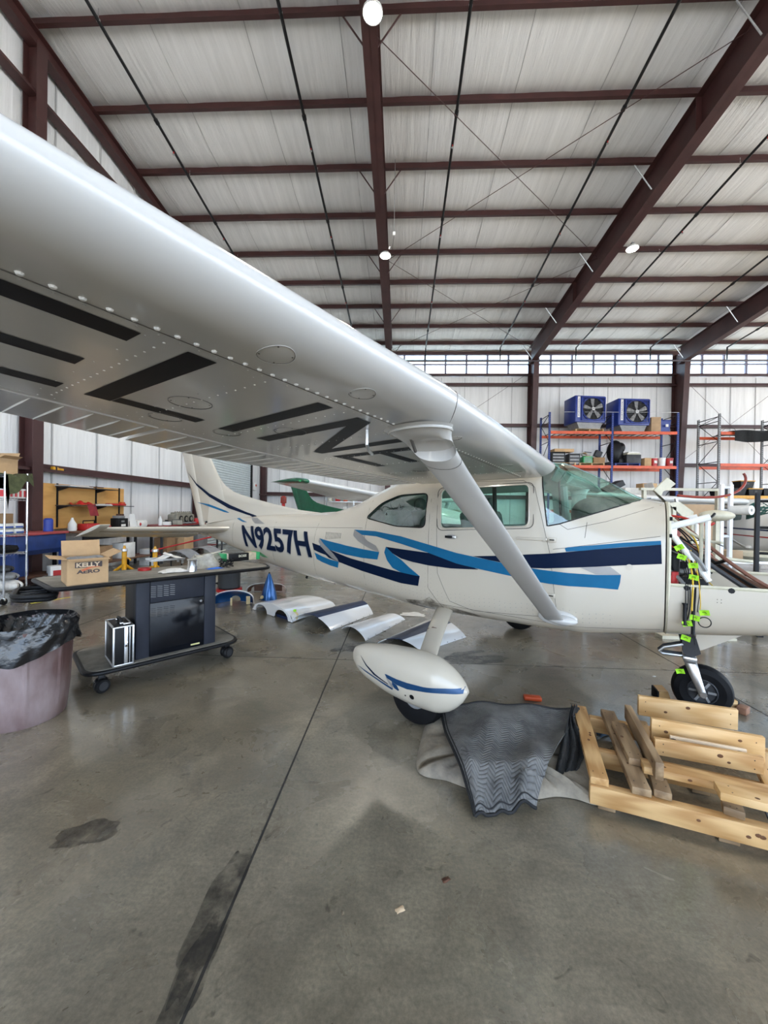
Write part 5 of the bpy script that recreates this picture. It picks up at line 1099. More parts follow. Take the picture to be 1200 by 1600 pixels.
# ------------------------------------------------------------------ wooden pallet and loose boards
W1 = wood_mat('pine_new', (.42,.22,.075), (.66,.42,.19)); W2 = wood_mat('pine_fresh', (.58,.34,.13), (.74,.50,.25)); W3 = wood_mat('pine_weathered', (.20,.125,.065), (.40,.27,.15)); W4 = wood_mat('pine_pale', (.55,.40,.25), (.72,.56,.38))
KNOT = mat('wood_knot', (.14,.055,.018), .6, 0, .2, 40); NAIL = mat('nail_head', (.02,.018,.016), .5, .5)
def board(p, q, w_, th, m_, name='board', lab=None, zt=None, knots=2, nails=True, parent=None, poff=None, tilt=0.0, group='loose pallet boards', seed=0):
    # p, q: end points of the top centre line; w_ = width across, th = thickness down
    p = Vector(p); q = Vector(q); d = q-p; L_ = d.length; mid = (p+q)/2; rz = math.atan2(d.y,d.x); ry = -math.asin(d.z/L_)
    b = MB(); b.box((0,0,-th/2), (L_,w_,th), m_, bev=.004); rnd = random.Random(int(L_*1000)+seed)
    for k in range(knots):
        x = rnd.uniform(-.42,.42)*L_; y = rnd.uniform(-.3,.3)*w_; r_ = rnd.uniform(.006,.011)
        if w_ >= th: b.ell((x,y,-.0004), (r_*1.4,r_,.0012), KNOT, 10, 4)
        else: b.ell((x,-w_/2,-th*rnd.uniform(.25,.75)), (r_*1.4,.0012,r_), KNOT, 10, 4)
        if w_ < th: pass
        else: b.ell((x+.1,-w_/2,-th*.5), (r_*1.3,.0012,r_*.8), KNOT, 10, 4)
    if nails:
        for sx in (-1,1):
            for k in (-1,1):
                if w_ >= th: b.ell((sx*(L_/2-.05),k*w_*.27,0), (.0035,.0035,.001), NAIL, 6, 3)
                else: b.ell((sx*(L_/2-.04),-w_/2,-th*(.5+.25*k)), (.0035,.001,.0035), NAIL, 6, 3)
    if parent:
        o = b.build(name, parent); o.location = mid-parent.location; o.rotation_euler = Euler((tilt,ry,rz)); return o
    o = b.build(name, loc=mid); o.rotation_euler = Euler((tilt,ry,rz)); return tag(o, lab, 'board', group)
org = G(1060,1250); t = thing('wooden_pallet', 'large wooden pallet frame with long beams beside the quilted blanket', 'pallet', org)
fa, fb_ = G(921,1222,.125), G(1200,1291,.125); dF = (fb_-fa).normalized(); nF = Vector((-dF.y,dF.x,0)); fe = fa+dF*1.30
board(fa, fe, .05, .095, W1, 'beam', parent=t, knots=4, nails=False)
board(fa+nF*.34+dF*.05, fe+nF*.34, .05, .095, W1, 'beam', parent=t, knots=3, nails=False, seed=1)
board(fa+nF*.74+dF*.08, fe+nF*.74, .05, .095, W1, 'beam', parent=t, knots=3, nails=False, seed=2)
for o_ in (0,.5,1.15):
    for n_ in (.04,.38,.72): board(fa+dF*(o_+.04)+nF*n_+Vector((0,0,-.0955)), fa+dF*(o_+.12)+nF*n_+Vector((0,0,-.0955)), .09, .029, W3, 'foot_block', parent=t, knots=0, nails=False)
board(G(905,1102,.165), G(937,1216,.165), .085, .038, W1, 'slat', parent=t, knots=3)
board(G(949,1109,.165), G(1003,1232,.165), .085, .038, W3, 'slat', parent=t, knots=2)
board(G(1000,1125,.165), G(1036,1237,.165), .075, .038, W3, 'slat', parent=t, knots=1)
board(G(1180,1170,.165), G(1230,1262,.165), .085, .038, W2, 'slat', parent=t, knots=1)
board(G(966,1128,.205), G(995,1186,.205), .075, .038, W3, lab='short weathered board lying between the second slat and the upright board of the pallet', knots=1)
board(G(981,1101,.27), G(1031,1192,.27), .038, .09, W3, lab='weathered board standing on edge slanting across the pallet', knots=1, seed=5)
board(G(1003,1190,.210), G(1245,1243,.210), .085, .038, W1, lab='long narrow board lying lengthwise across the pallet slats', knots=2, seed=3)
board(G(1120,1228,.250), G(1250,1260,.250), .09, .038, W2, lab='pale fresh board end at the right frame edge stacked on the long narrow board', knots=1, seed=4)
board(G(1128,1252,.165), G(1162,1263,.165), .07, .038, W3, lab='small offcut block under the pale board on the front beam', knots=0, seed=9)
dU = (G(1152,1108,.30)-G(997,1086,.30)).normalized()
board(G(997,1086,.300), G(1152,1108,.300), .030, .13, W2, lab='tall pine board standing on edge at the back of the pallet nearest the nose wheel', knots=2, seed=6)
board(G(1017,1121,.310), G(1194,1151,.310), .030, .14, W2, lab='long pine board standing on edge in front of the rear upright board', knots=3, seed=7)
board(G(1022,1152,.262), G(1192,1182,.262), .030, .09, W1, lab='darker pine board on edge below the long upright board', knots=2, seed=8)
o = board(G(1046,1148,.262), G(1166,1170,.262), .020, .105, W4, lab='short pale grey-streaked board leaning against the upright boards', knots=0, nails=False, seed=10, tilt=-.18)
bm_ = MB()
for x in (-.16,.14):
    for z in (-.02,-.05,-.08): bm_.ell((x,-.0105,z), (.016,.0012,.006), NAIL, 8, 4)
bm_.ell((-.20,-.0105,-.04), (.016,.0012,.012), KNOT, 10, 4); bm_.build('nail_streaks', o)
b = MB(); b.tube(bez([(0,0,.0),(.0,-.03,-.04),(.03,-.02,-.10),(.05,.0,-.13)],10), .004, BLACK, seg=5); single(b, 'strap', 'thin black strap hanging over the front pallet beam at the right edge', 'strap', G(1193,1262,.16))
crumple('blue_rag', 'small blue-grey rag on the floor inside the pallet', 'rag', G(945,1146)+Vector((0,0,0)), .14,.07,.03, mat('blue_rag', (.10,.16,.24), .9, 0, .2), 21, .3)
# chocks by the nose wheel
def wedge(name, lab, loc, rz, l_, w_, h_, m_, m2=None):
    t = thing(name, lab, 'chock', loc, rz); b = MB(); b.prism([(-l_/2,0),(l_/2,0),(l_*.18,h_),(-l_/2,h_*.9)], w_, m_, axis='y', at=-w_/2); b.build('wedge_body', t)
    if m2: b = MB(); b.box((-l_/2-.008,0,h_*.45), (.014,w_*1.02,h_*.9), m2, bev=.004); b.build('rubber_face', t)
    return t
wedge('wheel_chock', 'wooden and black wheel chock in front of the left side of the nose tire', G(1035,1092), R(-15), .09,.13,.09, W2, RUB)
wedge('wheel_chock', 'wooden and grey wheel chock right of the nose tire', G(1132,1102), R(170), .10,.14,.08, W2, DGREY)
b = MB(); b.box((0,0,.026), (.09,.06,.052), wood_mat('wood_dark_block', (.16,.07,.04), (.34,.17,.10)), bev=.004, rot=(0,0,.6)); single(b, 'wood_block', 'small loose wooden block farthest right behind the pallet boards', 'block', G(1161,1114))
for (px, py, lab) in ((1022,1057,'tiny scrap of white paper on the floor left of the nose wheel'),(697,1375,'small brown dried leaf on the open floor'),(625,1422,'tiny pale wood chip on the bare floor')):
    crumple('floor_scrap', lab, 'scrap', G(px,py), .035,.02,.008, PAPER if px == 1022 else (BROWN if px == 697 else W4), px, .5, n=5, thick=.001)
b = MB(); P0, P1 = G(48,943), G(110,933); d = P1-P0; b.box((0,0,.001), (d.length,.05,.0018), mat('floor_tape_yellow', (.62,.55,.04), .6, 0, .2)); single(b, 'floor_tape', 'yellow tape strip stuck to the floor behind the trash can', 'tape', (P0+P1)/2, math.atan2(d.y,d.x))
# ------------------------------------------------------------------ left wall benches and shelves
t = thing('plywood_tool_board', 'orange plywood board with black shelf standards fixed to the left wall', 'board', (-7.05,8.35,0))
PLY = wood_mat('orange_plywood', (.50,.25,.06), (.66,.36,.11), axis='Y', ring=3)
b = MB(); b.box((0,0,1.50), (.02,2.25,.92), PLY); b.build('plywood_sheet', t)
for y in (-.78,.22,.95): b = MB(); b.box((.02,y,1.52), (.02,.03,.9), BLACK); b.build('shelf_standard', t)
for z, y0, y1 in ((1.90,-.85,.55),(1.52,-.85,1.1)):
    b = MB(); b.box((.17,(y0+y1)/2,z), (.26,y1-y0,.018), DGREY)
    for y in (-.78,.22): b.prism([(.02,z-.01),(.28,z-.01),(.02,z-.09)], .012, BLACK, axis='y', at=y)
    b.build('shelf', t)
def wall_item(px, py, X, Z):  # position on a shelf at height Z
    p = AX(px, py, X); return Vector((X, p.y, Z))
b = MB()
for k, (y, l_) in enumerate(((-.5,.5),(-.1,.6),(.3,.4))): b.cyl((0,y-l_/2,.012+.01*k),(0,y+l_/2,.012+.01*k),.012,[ALU,WHITE,BROWN][k],seg=8)
single(b, 'long_tube', 'bundle of pale and brown tubes on the top shelf of the plywood board', 'tube', (-6.88,8.1,1.91))
crumple('red_cloth', 'red cloth hanging over the shelf edge of the plywood board', 'cloth', Vector((-6.86,7.98,1.53)), .3,.35,.12, PRED, 31)
b = MB(); b.grid(lambda u, v: (.13+.02*math.sin(5*u), (u-.5)*.26+.10*v, -.26*v+.01), 6, 8, mat('red_cloth_hanging', (.30,.03,.035), .85, 0, .15)); o = single(b, 'shop_rag', 'dark red rag draped down from the plywood board shelf', 'rag', (-6.87,8.1,1.55))
b = MB(); b.box((0,0,.03),(.12,.55,.05),PRED,bev=.015); b.box((.0,.2,.07),(.08,.12,.05),ORANGE,bev=.01); single(b, 'red_tool', 'long red tool lying on the right part of the plywood board shelf', 'tool', (-6.88,9.0,1.53))
b = MB(); b.box((0,0,.01),(.2,.5,.02),PAPER); b.box((0,.05,.03),(.16,.4,.015),ALU); single(b, 'sheet_stack', 'flat white and silver sheets on the plywood board shelf beside the red tool', 'sheets', (-6.89,8.52,1.53))
# drill case on the girt
t = thing('cordless_drill', 'yellow and black cordless tool resting on the girt above the plywood board', 'tool', (-7.17,7.72,2.207), .1)
b = MB(); b.box((0,-.08,.055), (.08,.14,.11), YEL, bev=.02); b.box((0,.06,.065), (.07,.15,.05), YEL, bev=.015); b.build('housing', t); b = MB(); b.box((0,.07,.022), (.07,.22,.044), BLACK, bev=.01); b.cyl((0,.13,.075),(0,.2,.05),.02,BLACK,seg=10); b.box((0,-.08,.055), (.085,.05,.115), BLACK, bev=.01); b.build('grip', t)
def bench(name, label, x0, x1, y0, y1, z, mt, ml, fr=True, shelf=None):
    t = thing(name, label, 'workbench', ((x0+x1)/2,(y0+y1)/2,0)); w_, d_ = x1-x0, y1-y0
    b = MB(); b.box((0,0,z-.02), (w_,d_,.04), mt, bev=.004); b.build('bench_top', t)
    for sx in (-1,1):
        for sy in (-1,1): b = MB(); b.box((sx*(w_/2-.04),sy*(d_/2-.05),(z-.04)/2), (.05,.05,z-.04), ml); b.build('leg', t)
    if fr: b = MB(); b.box((w_/2-.02,0,z-.11), (.03,d_-.06,.14), ml); b.build('apron', t)
    if shelf: b = MB(); b.box((0,0,shelf), (w_-.06,d_-.04,.025), mt); b.build('lower_shelf', t)
    return t
WB = wood_mat('dark_bench_wood', (.10,.045,.025), (.22,.11,.06), axis='Y')
bench('workbench', 'dark wooden workbench under the plywood tool board', -7.05,-6.35,7.45,9.65,1.00, WB, BLACK, shelf=.28)
bench('workbench', 'long bench with a red edged top carrying engine parts near the tail', -7.1,-6.3,9.9,13.1,1.02, mat('bench_red', (.22,.03,.03), .5), DGREY, shelf=.25)
t = thing('parts_washer', 'blue steel parts washer with a red lid behind the wire shelf', 'parts washer', (-6.85,6.75,0))
NB = mat('washer_blue', (.015,.045,.19), .45, 0, .15)
b = MB(); b.box((0,0,.84), (.62,1.0,.28), NB, bev=.02); b.prism([(-.31,.70),(.31,.70),(.22,.62),(-.22,.62)], .9, NB, axis='y', at=-.45); b.build('tub', t)
b = MB(); b.box((0,0,1.0), (.68,1.06,.045), mat('washer_lid_red', (.42,.07,.07), .5), bev=.01); b.build('lid', t)
for sx in (-1,1):
    for sy in (-1,1): b = MB(); b.box((sx*.26,sy*.45,.36), (.06,.06,.72), NB); b.build('leg', t)
b = MB(); b.box((0,0,.22), (.5,.9,.03), BROWN); b.box((-.05,-.2,.45), (.3,.3,.44), NB, bev=.01); b.build('lower_shelf', t)
b = MB(); b.lathe([(0,0),(.075,0),(.075,.22),(.05,.25),(0,.25)], mat('canister_blue', (.02,.05,.35), .35), seg=20); single(b, 'blue_canister', 'bright blue canister standing on the parts washer lid', 'canister', (-6.72,7.05,1.023))
t = thing('spray_jug', 'white plastic jug on the workbench left of the red caddy', 'jug', (-6.75,7.62,1.0)); b = MB(); b.lathe([(0,0),(.07,0),(.075,.02),(.075,.14),(.03,.22),(.025,.24),(0,.24)], WHITE, seg=20); b.build('body', t); b = MB(); b.cyl((0,0,.24),(0,0,.27),.022,WHITE,seg=12); b.build('cap', t)
t = thing('tool_caddy', 'red metal tool caddy on the workbench', 'caddy', (-6.7,7.98,1.0)); b = MB(); b.box((0,0,.07), (.22,.34,.14), PRED, bev=.01); b.build('tray', t); b = MB(); b.tube([(0,-.15,.14),(0,-.15,.2),(0,.15,.2),(0,.15,.14)], .012, BLACK, seg=6); b.build('handle', t)
b = MB(); b.box((0,0,.045), (.18,.24,.09), WHITE, bev=.03); b.box((.05,.06,.05), (.1,.12,.09), PRED, bev=.02); single(b, 'sander', 'white and red hand sander in front of the red caddy', 'sander', (-6.5,8.15,1.0), .3)
b = MB(); b.box((0,0,.12), (.2,.30,.24), BLACK, bev=.006); b.box((.101,.0,.08), (.003,.14,.05), PAPER); b.box((.101,-.02,.17),(.003,.1,.04),GREY); single(b, 'black_carton', 'black printed carton on the right part of the workbench', 'carton', (-6.55,8.68,1.0))
b = MB(); b.box((0,0,.03), (.16,.2,.06), GREY, bev=.01); b.box((0,.04,.08), (.12,.1,.04), BROWN); single(b, 'metal_bracket', 'grey metal bracket resting on top of the black carton', 'bracket', (-6.55,8.66,1.242))
b = MB(); b.grid(lambda u, v: (.16-.06*v, (u-.5)*(.26-.08*v), .0+.34*v), 6, 6, WHITE, thick=.012); b.box((.06,0,.02), (.22,.26,.04), WHITE, bev=.01); single(b, 'white_shield', 'tall white plastic shield right of the black carton', 'shield', (-6.6,9.02,1.0))
b = MB(); b.box((0,0,.09), (.25,.4,.18), PAPER, bev=.05); b.ell((.1,-.1,.08),(.05,.04,.05),PRED,10,6); single(b, 'white_bundle', 'white wrapped bundle with a red valve at the end of the workbench', 'bundle', (-6.6,9.4,1.0))
# engine crankcase and small stuff on the long bench
t = thing('engine_crankcase', 'grey engine crankcase half with three black cylinder bores on the long bench', 'engine part', (-6.6,11.3,1.021), 0)
EC = mat('cast_grey', (.33,.31,.25), .6, .3, .2, 12)
b = MB(); b.box((0,0,.17), (.30,.95,.24), EC, bev=.04); b.box((0,.0,.31), (.2,.8,.07), EC, bev=.02)
for k in range(8): b.ell((.05,-.40+.11*k,.35), (.03,.02,.025), EC, 8, 5)
b.build('casting', t)
for k in range(3): b = MB(); b.cyl((.10,-.28+.27*k,.15),(.165,-.28+.27*k,.15),.10,BLACK,seg=20); b.cyl((.16,-.28+.27*k,.15),(.175,-.28+.27*k,.15),.06,EC,seg=14); b.build('cylinder_bore', t)
b = MB(); b.box((0,0,.03), (.3,.5,.06), DGREY); b.build('foot', t)
rnd = random.Random(9)
names_ = [('bearing_tray','shallow tray of dark bearings'),('gear_part','small dark gear part'),('piston','pale metal piston'),('spray_bottle','small white spray bottle'),('parts_box','small grey parts box'),('oil_filter','black oil filter')]
def small_part(kind, label, loc, s, m_, group=None, rz=0):
    b = MB()
    if kind == 'piston': b.lathe([(0,0),(.06*s,0),(.06*s,.08*s),(.05*s,.09*s),(0,.09*s)], m_, seg=16); b.cyl((-.062*s,0,.035*s),(.062*s,0,.035*s),.015*s,BLACK,seg=8)
    elif kind == 'bottle': b.lathe([(0,0),(.04*s,0),(.04*s,.14*s),(.015*s,.18*s),(.015*s,.21*s),(0,.21*s)], m_, seg=14)
    elif kind == 'gear': b.lathe([(.02*s,0),(.07*s,0),(.07*s,.03*s),(.03*s,.035*s),(.03*s,.09*s),(.02*s,.09*s)], m_, seg=16)
    else: b.box((0,0,.05*s),(.2*s,.16*s,.1*s),m_,bev=.006); b.box((0,0,.105*s),(.16*s,.12*s,.012*s),DGREY)
    return single(b, {'piston':'piston','bottle':'bottle','gear':'gear_part','box':'parts_box'}[kind], label, {'piston':'piston','bottle':'bottle','gear':'part','box':'box'}[kind], loc, rz, group)
row = [('bottle','white spray bottle at the left end of the long bench',10.05,1.2,WHITE),('box','small white and blue box next to the spray bottle on the long bench',10.22,1.0,PAPER),('gear','first dark gear part left of the crankcase',10.42,1.5,BLACK),('gear','second dark gear part left of the crankcase',10.55,1.2,DGREY),('box','grey parts box left of the crankcase',10.68,1.3,EC),
       ('piston','pale piston just left of the crankcase',10.8,1.2,ALU),('box','red and white box right of the crankcase',11.95,1.6,PRED),('piston','bright piston right of the red box',12.15,1.3,ALU),('bottle','white bottle beside the tail fin on the long bench',12.42,1.4,WHITE),('box','white carton touching the tail fin outline on the long bench',12.7,2.0,PAPER),('gear','dark gear farthest right on the long bench',12.3,1.5,BLACK)]
for i, (k, lab, y, s, m_) in enumerate(row): small_part(k, lab, (-6.45+.07*math.sin(i*2),y,1.021), s, m_, rz=.2*i)
b = MB()
for k in range(7): b.cyl((0,-.3+.1*k,.03),(.0,-.25+.1*k,.03),.028,STEEL,seg=10)
b.cyl((0,-.4,.03),(0,.45,.03),.015,STEEL,seg=8); single(b, 'camshaft', 'steel shaft with round journals lying in front of the crankcase', 'shaft', (-6.38,11.3,1.021))
# boxes and things under the benches
UB = [('white paint box under the dark workbench at its left end',(-6.6,7.7),(.25,.3,.38),PAPER,0),('brown box under the dark workbench',(-6.62,8.15),(.3,.45,.35),CARD2,0),('white bottle carton under the dark workbench right end',(-6.6,8.9),(.28,.4,.36),PAPER,0),('white and red carton between the benches',(-6.6,9.75),(.26,.22,.42),PAPER,0),
      ('brown cardboard box under the long bench left part',(-6.6,10.5),(.35,.45,.4),CARD2,.1),('pale cardboard box with white label under the long bench',(-6.5,11.2),(.4,.5,.45),CARD,0),('grey carton under the long bench near the tail',(-6.6,12.2),(.4,.6,.4),GREY,0)]
for i, (lab, (x, y), sz, m_, a) in enumerate(UB): carton('cardboard_box' if m_ in (CARD,CARD2) else 'storage_box', lab, (x,y,.296 if y < 9.7 else (.264 if y > 9.9 else 0)), (sz[0],sz[1],min(sz[2],.42)), a, m_)
for i, (px, py) in enumerate(((84,908),(98,906))):
    b = MB(); b.box((0,0,.19), (.20,.20,.38), PAPER, bev=.004); b.box((.0,-.1,.2), (.12,.004,.2), PRED); b.box((-.0,-.101,.08), (.1,.004,.07), BLACK); single(b, 'jug_carton', ['white carton with red lettering panel right of the parts washer leg','second white and red carton behind the cardboard box on the cart'][i], 'carton', G(px,py)+Vector((.4,-.4,0)), R(60))
# yellow tail stands
for i, (px, py, lab) in enumerate(((194,893,'left yellow tripod jack stand under the horizontal stabilizer'),(242,888,'right yellow tripod jack stand under the horizontal stabilizer'))):
    p = G(px, py, 0); p = p*(7.6/p.y); p.z = 0; t = thing('jack_stand', lab, 'jack stand', p, group='yellow jack stands')
    b = MB(); b.cyl((0,0,.12),(0,0,.66),.045,YEL,seg=14); b.cyl((0,0,.66),(0,0,.72),.03,YEL,r1=.02,seg=10); b.lathe([(.05,.60),(.06,.61),(.06,.65),(.05,.66)], ALU, seg=16); b.build('column', t)
    for k in range(3): a = R(-50)+2*PI/3*k; b = MB(); b.tube([(0,0,.34),(.38*math.cos(a),.38*math.sin(a),.05)], .028, YEL, seg=8); b.cyl((.38*math.cos(a),.38*math.sin(a),0),(.38*math.cos(a),.38*math.sin(a),.06),.04,BLACK,seg=12); b.build('leg', t)
    b = MB(); b.tube([(0,0,.5),(.10,.0,.46),(.14,0,.42)], .012, YEL, seg=6); b.build('jack_handle', t)
# grey sheet metal pieces and pole behind the cart
for i, (px, py, Y, w_, lab) in enumerate(((283,866,8.4,.8,'grey curved metal sheet standing behind the cart, left one'),(318,862,9.2,.9,'grey curved metal sheet standing behind the cart, right one'))):
    p = AY(px, py, Y); p.z = 0; b = MB(); b.grid(lambda u, v: ((u-.5)*w_, .5*v-.25, .35+.22*math.sin(PI*u)), 14, 4, mat('grey_sheet', (.33,.33,.34), .45, .3), thick=.01)
    for sx in (-1,1):
        for sy in (-1,1): b.cyl((sx*w_*.46,sy*.23,0),(sx*w_*.46,sy*.23,.36),.014,BLACK,seg=6)
    single(b, 'sheet_stand', lab, 'sheet', p)
p = AY(236,845,8.2); b = MB(); b.tube([(0,0,.55),(1.7,.2,.98)], .016, PRED, seg=8); b.tube([(.1,0,0),(.1,0,.58)], .02, DGREY, seg=8); b.tube([(1.5,.18,0),(1.5,.18,.93)], .02, DGREY, seg=8); single(b, 'red_pole_rack', 'thin red pole on two dark posts under the tail', 'rack', (p.x,p.y,0))
p = AY(350,872,7.3); t = thing('shop_stool', 'small black rolling stool under the tail cone', 'stool', (p.x,p.y,0))
b = MB(); b.lathe([(0,.50),(.15,.50),(.17,.53),(.15,.56),(0,.56)], BLACK, seg=24); b.build('seat', t); b = MB(); b.cyl((0,0,.06),(0,0,.5),.025,BLACK,seg=10)
for k in range(5): a = 2*PI*k/5; b.tube([(0,0,.10),(.2*math.cos(a),.2*math.sin(a),.06)], .015, BLACK, seg=6); b.ell((.2*math.cos(a),.2*math.sin(a),.03), (.03,.03,.03), DGREY, 8, 6)
b.build('base', t)
# ------------------------------------------------------------------ chrome wire shelf at the left edge
WX, WY0, WY1 = -5.98, 5.55, 5.90
t = thing('wire_shelf', 'tall chrome wire shelving on casters at the left edge', 'shelf', (WX,WY1,0))
for (x, y) in ((0,0),(0,-.35),(-.9,0),(-.9,-.35)):
    b = MB(); b.cyl((x,y,.10),(x,y,2.02),.0135,CHROME,seg=10); b.build('post', t)
    b = MB(); b.cyl((x-.012,y,.05),(x+.012,y,.05),.05,BLACK,seg=18); b.box((x,y,.085), (.05,.03,.05), CHROME, bev=.006); b.build('caster', t)
for z in (.17,.77,1.06,1.62,1.97):
    b = MB()
    for y in (0,-.35):
        for dz in (0,-.03): b.cyl((0,y,z+dz),(-.9,y,z+dz),.004,CHROME,seg=6)
        b.tube([(-.9*k/30,y,z-.03*(k%2)) for k in range(31)], .0025, CHROME, seg=4)
    for x in (0,-.9):
        b.cyl((x,0,z),(x,-.35,z),.004,CHROME,seg=6); b.tube([(x,-.35*k/12,z-.03*(k%2)) for k in range(13)], .0025, CHROME, seg=4)
    for k in range(26): b.cyl((-.9*k/25,0,z+.003),(-.9*k/25,-.35,z+.003),.0022,CHROME,seg=4)
    b.build('wire_tier', t)
sz = lambda z: z+.0055
carton('cardboard_box', 'open brown cardboard box on the top wire tier beside the green jacket', (-6.28,5.70,sz(1.97)), (.40,.28,.26), 0, CARD, True, fl=.4)
def jacket(u, v):
    x = -.34+.42*u; y = -.42+.5*v; z = .03+.03*math.sin(6*u+3*v)+.02*math.sin(13*v)
    if u > .62: q = (u-.62)/.38; x = .02+.05*math.sin(4*v)+.03*q; z -= .34*q*(.7+.3*math.sin(5*v+1))
    if v < .16: z -= .22*(.16-v)/.16; y = -.36-.01
    return (x, y, z)
b = MB(); b.grid(jacket, 30, 26, OLIVE, thick=.014); single(b, 'green_jacket', 'olive green jacket draped over the top corner of the wire shelf', 'jacket', (-5.98,5.92,1.985))
for k in range(5):
    b = MB(); b.box((0,0,.075), (.14,.064,.15), PAPER, bev=.002); b.box((.0,-.033,.07), (.142,.002,.10), mat('carton_red', (.62,.05,.06), .6)); b.box((.0715,.01,.07), (.002,.030,.10), MATS['carton_red'])
    single(b, 'small_carton', 'red banded white carton on the second wire tier, %s from the right' % ['first','second','third','fourth','fifth'][4-k], 'carton', (-6.07,5.585+.07*k,sz(1.62)), 0, 'red banded cartons')
for k, (x, z, lab) in enumerate(((5.64,0,'white and blue wipes pack at the right end of the third wire tier'),(5.81,0,'white and blue wipes pack second from the right on the third wire tier'),(5.645,.085,'white and blue wipes pack stacked on the right one'),(5.80,.085,'white and blue wipes pack stacked on the left one'))):
    b = MB(); b.box((0,0,.04), (.22,.155,.078), PAPER, bev=.02); b.box((0,-.079,.025), (.18,.002,.025), mat('pack_blue', (.04,.10,.40), .5)); b.box((.111,0,.025), (.002,.12,.025), MATS['pack_blue']); single(b, 'wipes_pack', lab, 'pack', (-6.11,x,sz(1.06)+z), 0, 'wipes packs')
carton('cardboard_box', 'small brown box standing on the wipes packs of the wire shelf', (-6.14,5.66,sz(1.06)+.168), (.20,.16,.15), 0, CARD2)
b = MB(); b.lathe([(.10,0),(.17,.01),(.19,.05),(.17,.10),(.10,.11),(.09,.055),(.10,0)], RUB, seg=32); single(b, 'spare_wheel', 'small black tire lying on the fourth wire tier', 'tire', (-6.17,5.70,sz(.77)))
for k, (x, z, m_, lab, s) in enumerate(((-6.2,.17,CLOTH,'tan parts sack slumped on the bottom wire tier',(.26,.15,.09)),(-6.18,.34,GREY,'grey bag of parts lying on the tan sack',(.18,.13,.06)),(-6.22,.455,DGREY,'dark grey hose bundle on the grey bag',(.14,.12,.055)))):
    b = MB(); b.grid(lambda u, v: (s[0]*math.cos(2*PI*u)*math.sin(PI*v)*(1+.08*math.sin(7*u*6)), s[1]*math.sin(2*PI*u)*math.sin(PI*v), s[2]*(1-math.cos(PI*v))*(1+.06*math.sin(20*u))), 36, 14, m_); single(b, 'parts_sack' if k == 0 else ('parts_bag' if k == 1 else 'hose_bundle'), lab, 'bag' if k < 2 else 'hose', (x+.05,5.72,sz(z)))
b = MB(); b.lathe([(0,0),(.07,0),(.07,.10),(.03,.14),(0,.14)], mat('clear_jug', (.6,.6,.58), .2, alpha=.7), seg=18); single(b, 'clear_jug', 'translucent plastic jug on the floor under the wire shelf', 'jug', (-6.15,5.72,0))

# ------------------------------------------------------------------ two more airplanes
PW2 = paint('second_airplane_white', (.74,.74,.72), .25, amt=.1); GRN = mat('wingtip_green', (.01,.13,.06), .25, .2, .1, coat=.5)
DIH = .16
a2 = thing('airplane', 'white high-wing airplane with green wing tips and green tail parked behind the main one', 'airplane', (.14,13.4,0), R(-31.5)); make_airplane(a2, False, PW2, GRN, GRN)
SRED = mat('stripe_red', (.35,.02,.02), .3); SB2 = mat('stripe_dark_blue', (.01,.02,.08), .3)
a3 = thing('airplane', 'white high-wing airplane with thin blue and red stripes at the right edge', 'airplane', (9.75,11.2,0), R(-97))
make_airplane(a3, False, PW2, None, None, [([(-4.4,1.20),(1.45,1.15),(1.45,1.19),(-4.4,1.25)], SB2), ([(-4.2,1.06),(1.45,.98),(1.45,1.01),(-4.2,1.09)], SRED)])
for a_, nose in ((a2,1),(a3,1)):
    b = MB(); b.loft([[(x, w_*math.cos(q), .62+.02*(x-1.48)+h*(1+math.sin(q))*.5+dz) for q in [2*PI*(k+.5)/28 for k in range(28)]] for x, w_, h, dz in ((1.485,.50,.98,.02),(1.8,.46,.88,.05),(2.1,.42,.76,.09),(2.35,.34,.60,.15),(2.42,.24,.42,.22))], PW2); b.build('engine_cowling', a_)
    b = MB(); b.lathe([(0,.32),(.04,.28),(.10,.15),(.14,0),(0,0)], PW2, seg=20, M=Matrix.Translation((2.43,0,1.06)) @ Matrix.Rotation(R(90),4,'Y')); b.build('spinner', a_)
    for s in (-1,1): b = MB(); b.loft([[(2.52+.03*math.sin(q), s*(.12+.8*t_)*math.cos(.5)+c_*.0, 1.06+s*(.12+.8*t_)*math.sin(.5)+.06*(1-.5*t_)*math.cos(q)) for q in [2*PI*k/10 for k in range(10)]] for t_, c_ in ((0,0),(.3,0),(.7,0),(1,0))], BLACK); b.build('propeller_blade', a_)
    b = MB(); b.tube([(1.6,0,.66),(1.72,0,.2)], .03, STEEL, seg=10); b.lathe([(.09,-.055),(.17,-.055),(.19,0),(.17,.055),(.09,.055)], RUB, seg=28, M=Matrix.Translation((1.74,0,.19)) @ Matrix.Rotation(R(90),4,'X')); b.lathe([(0,-.05),(.09,-.05),(.09,.05),(0,.05)], GREY, seg=16, M=Matrix.Translation((1.74,0,.19)) @ Matrix.Rotation(R(90),4,'X')); b.build('nose_gear', a_)

DIH = 0.0
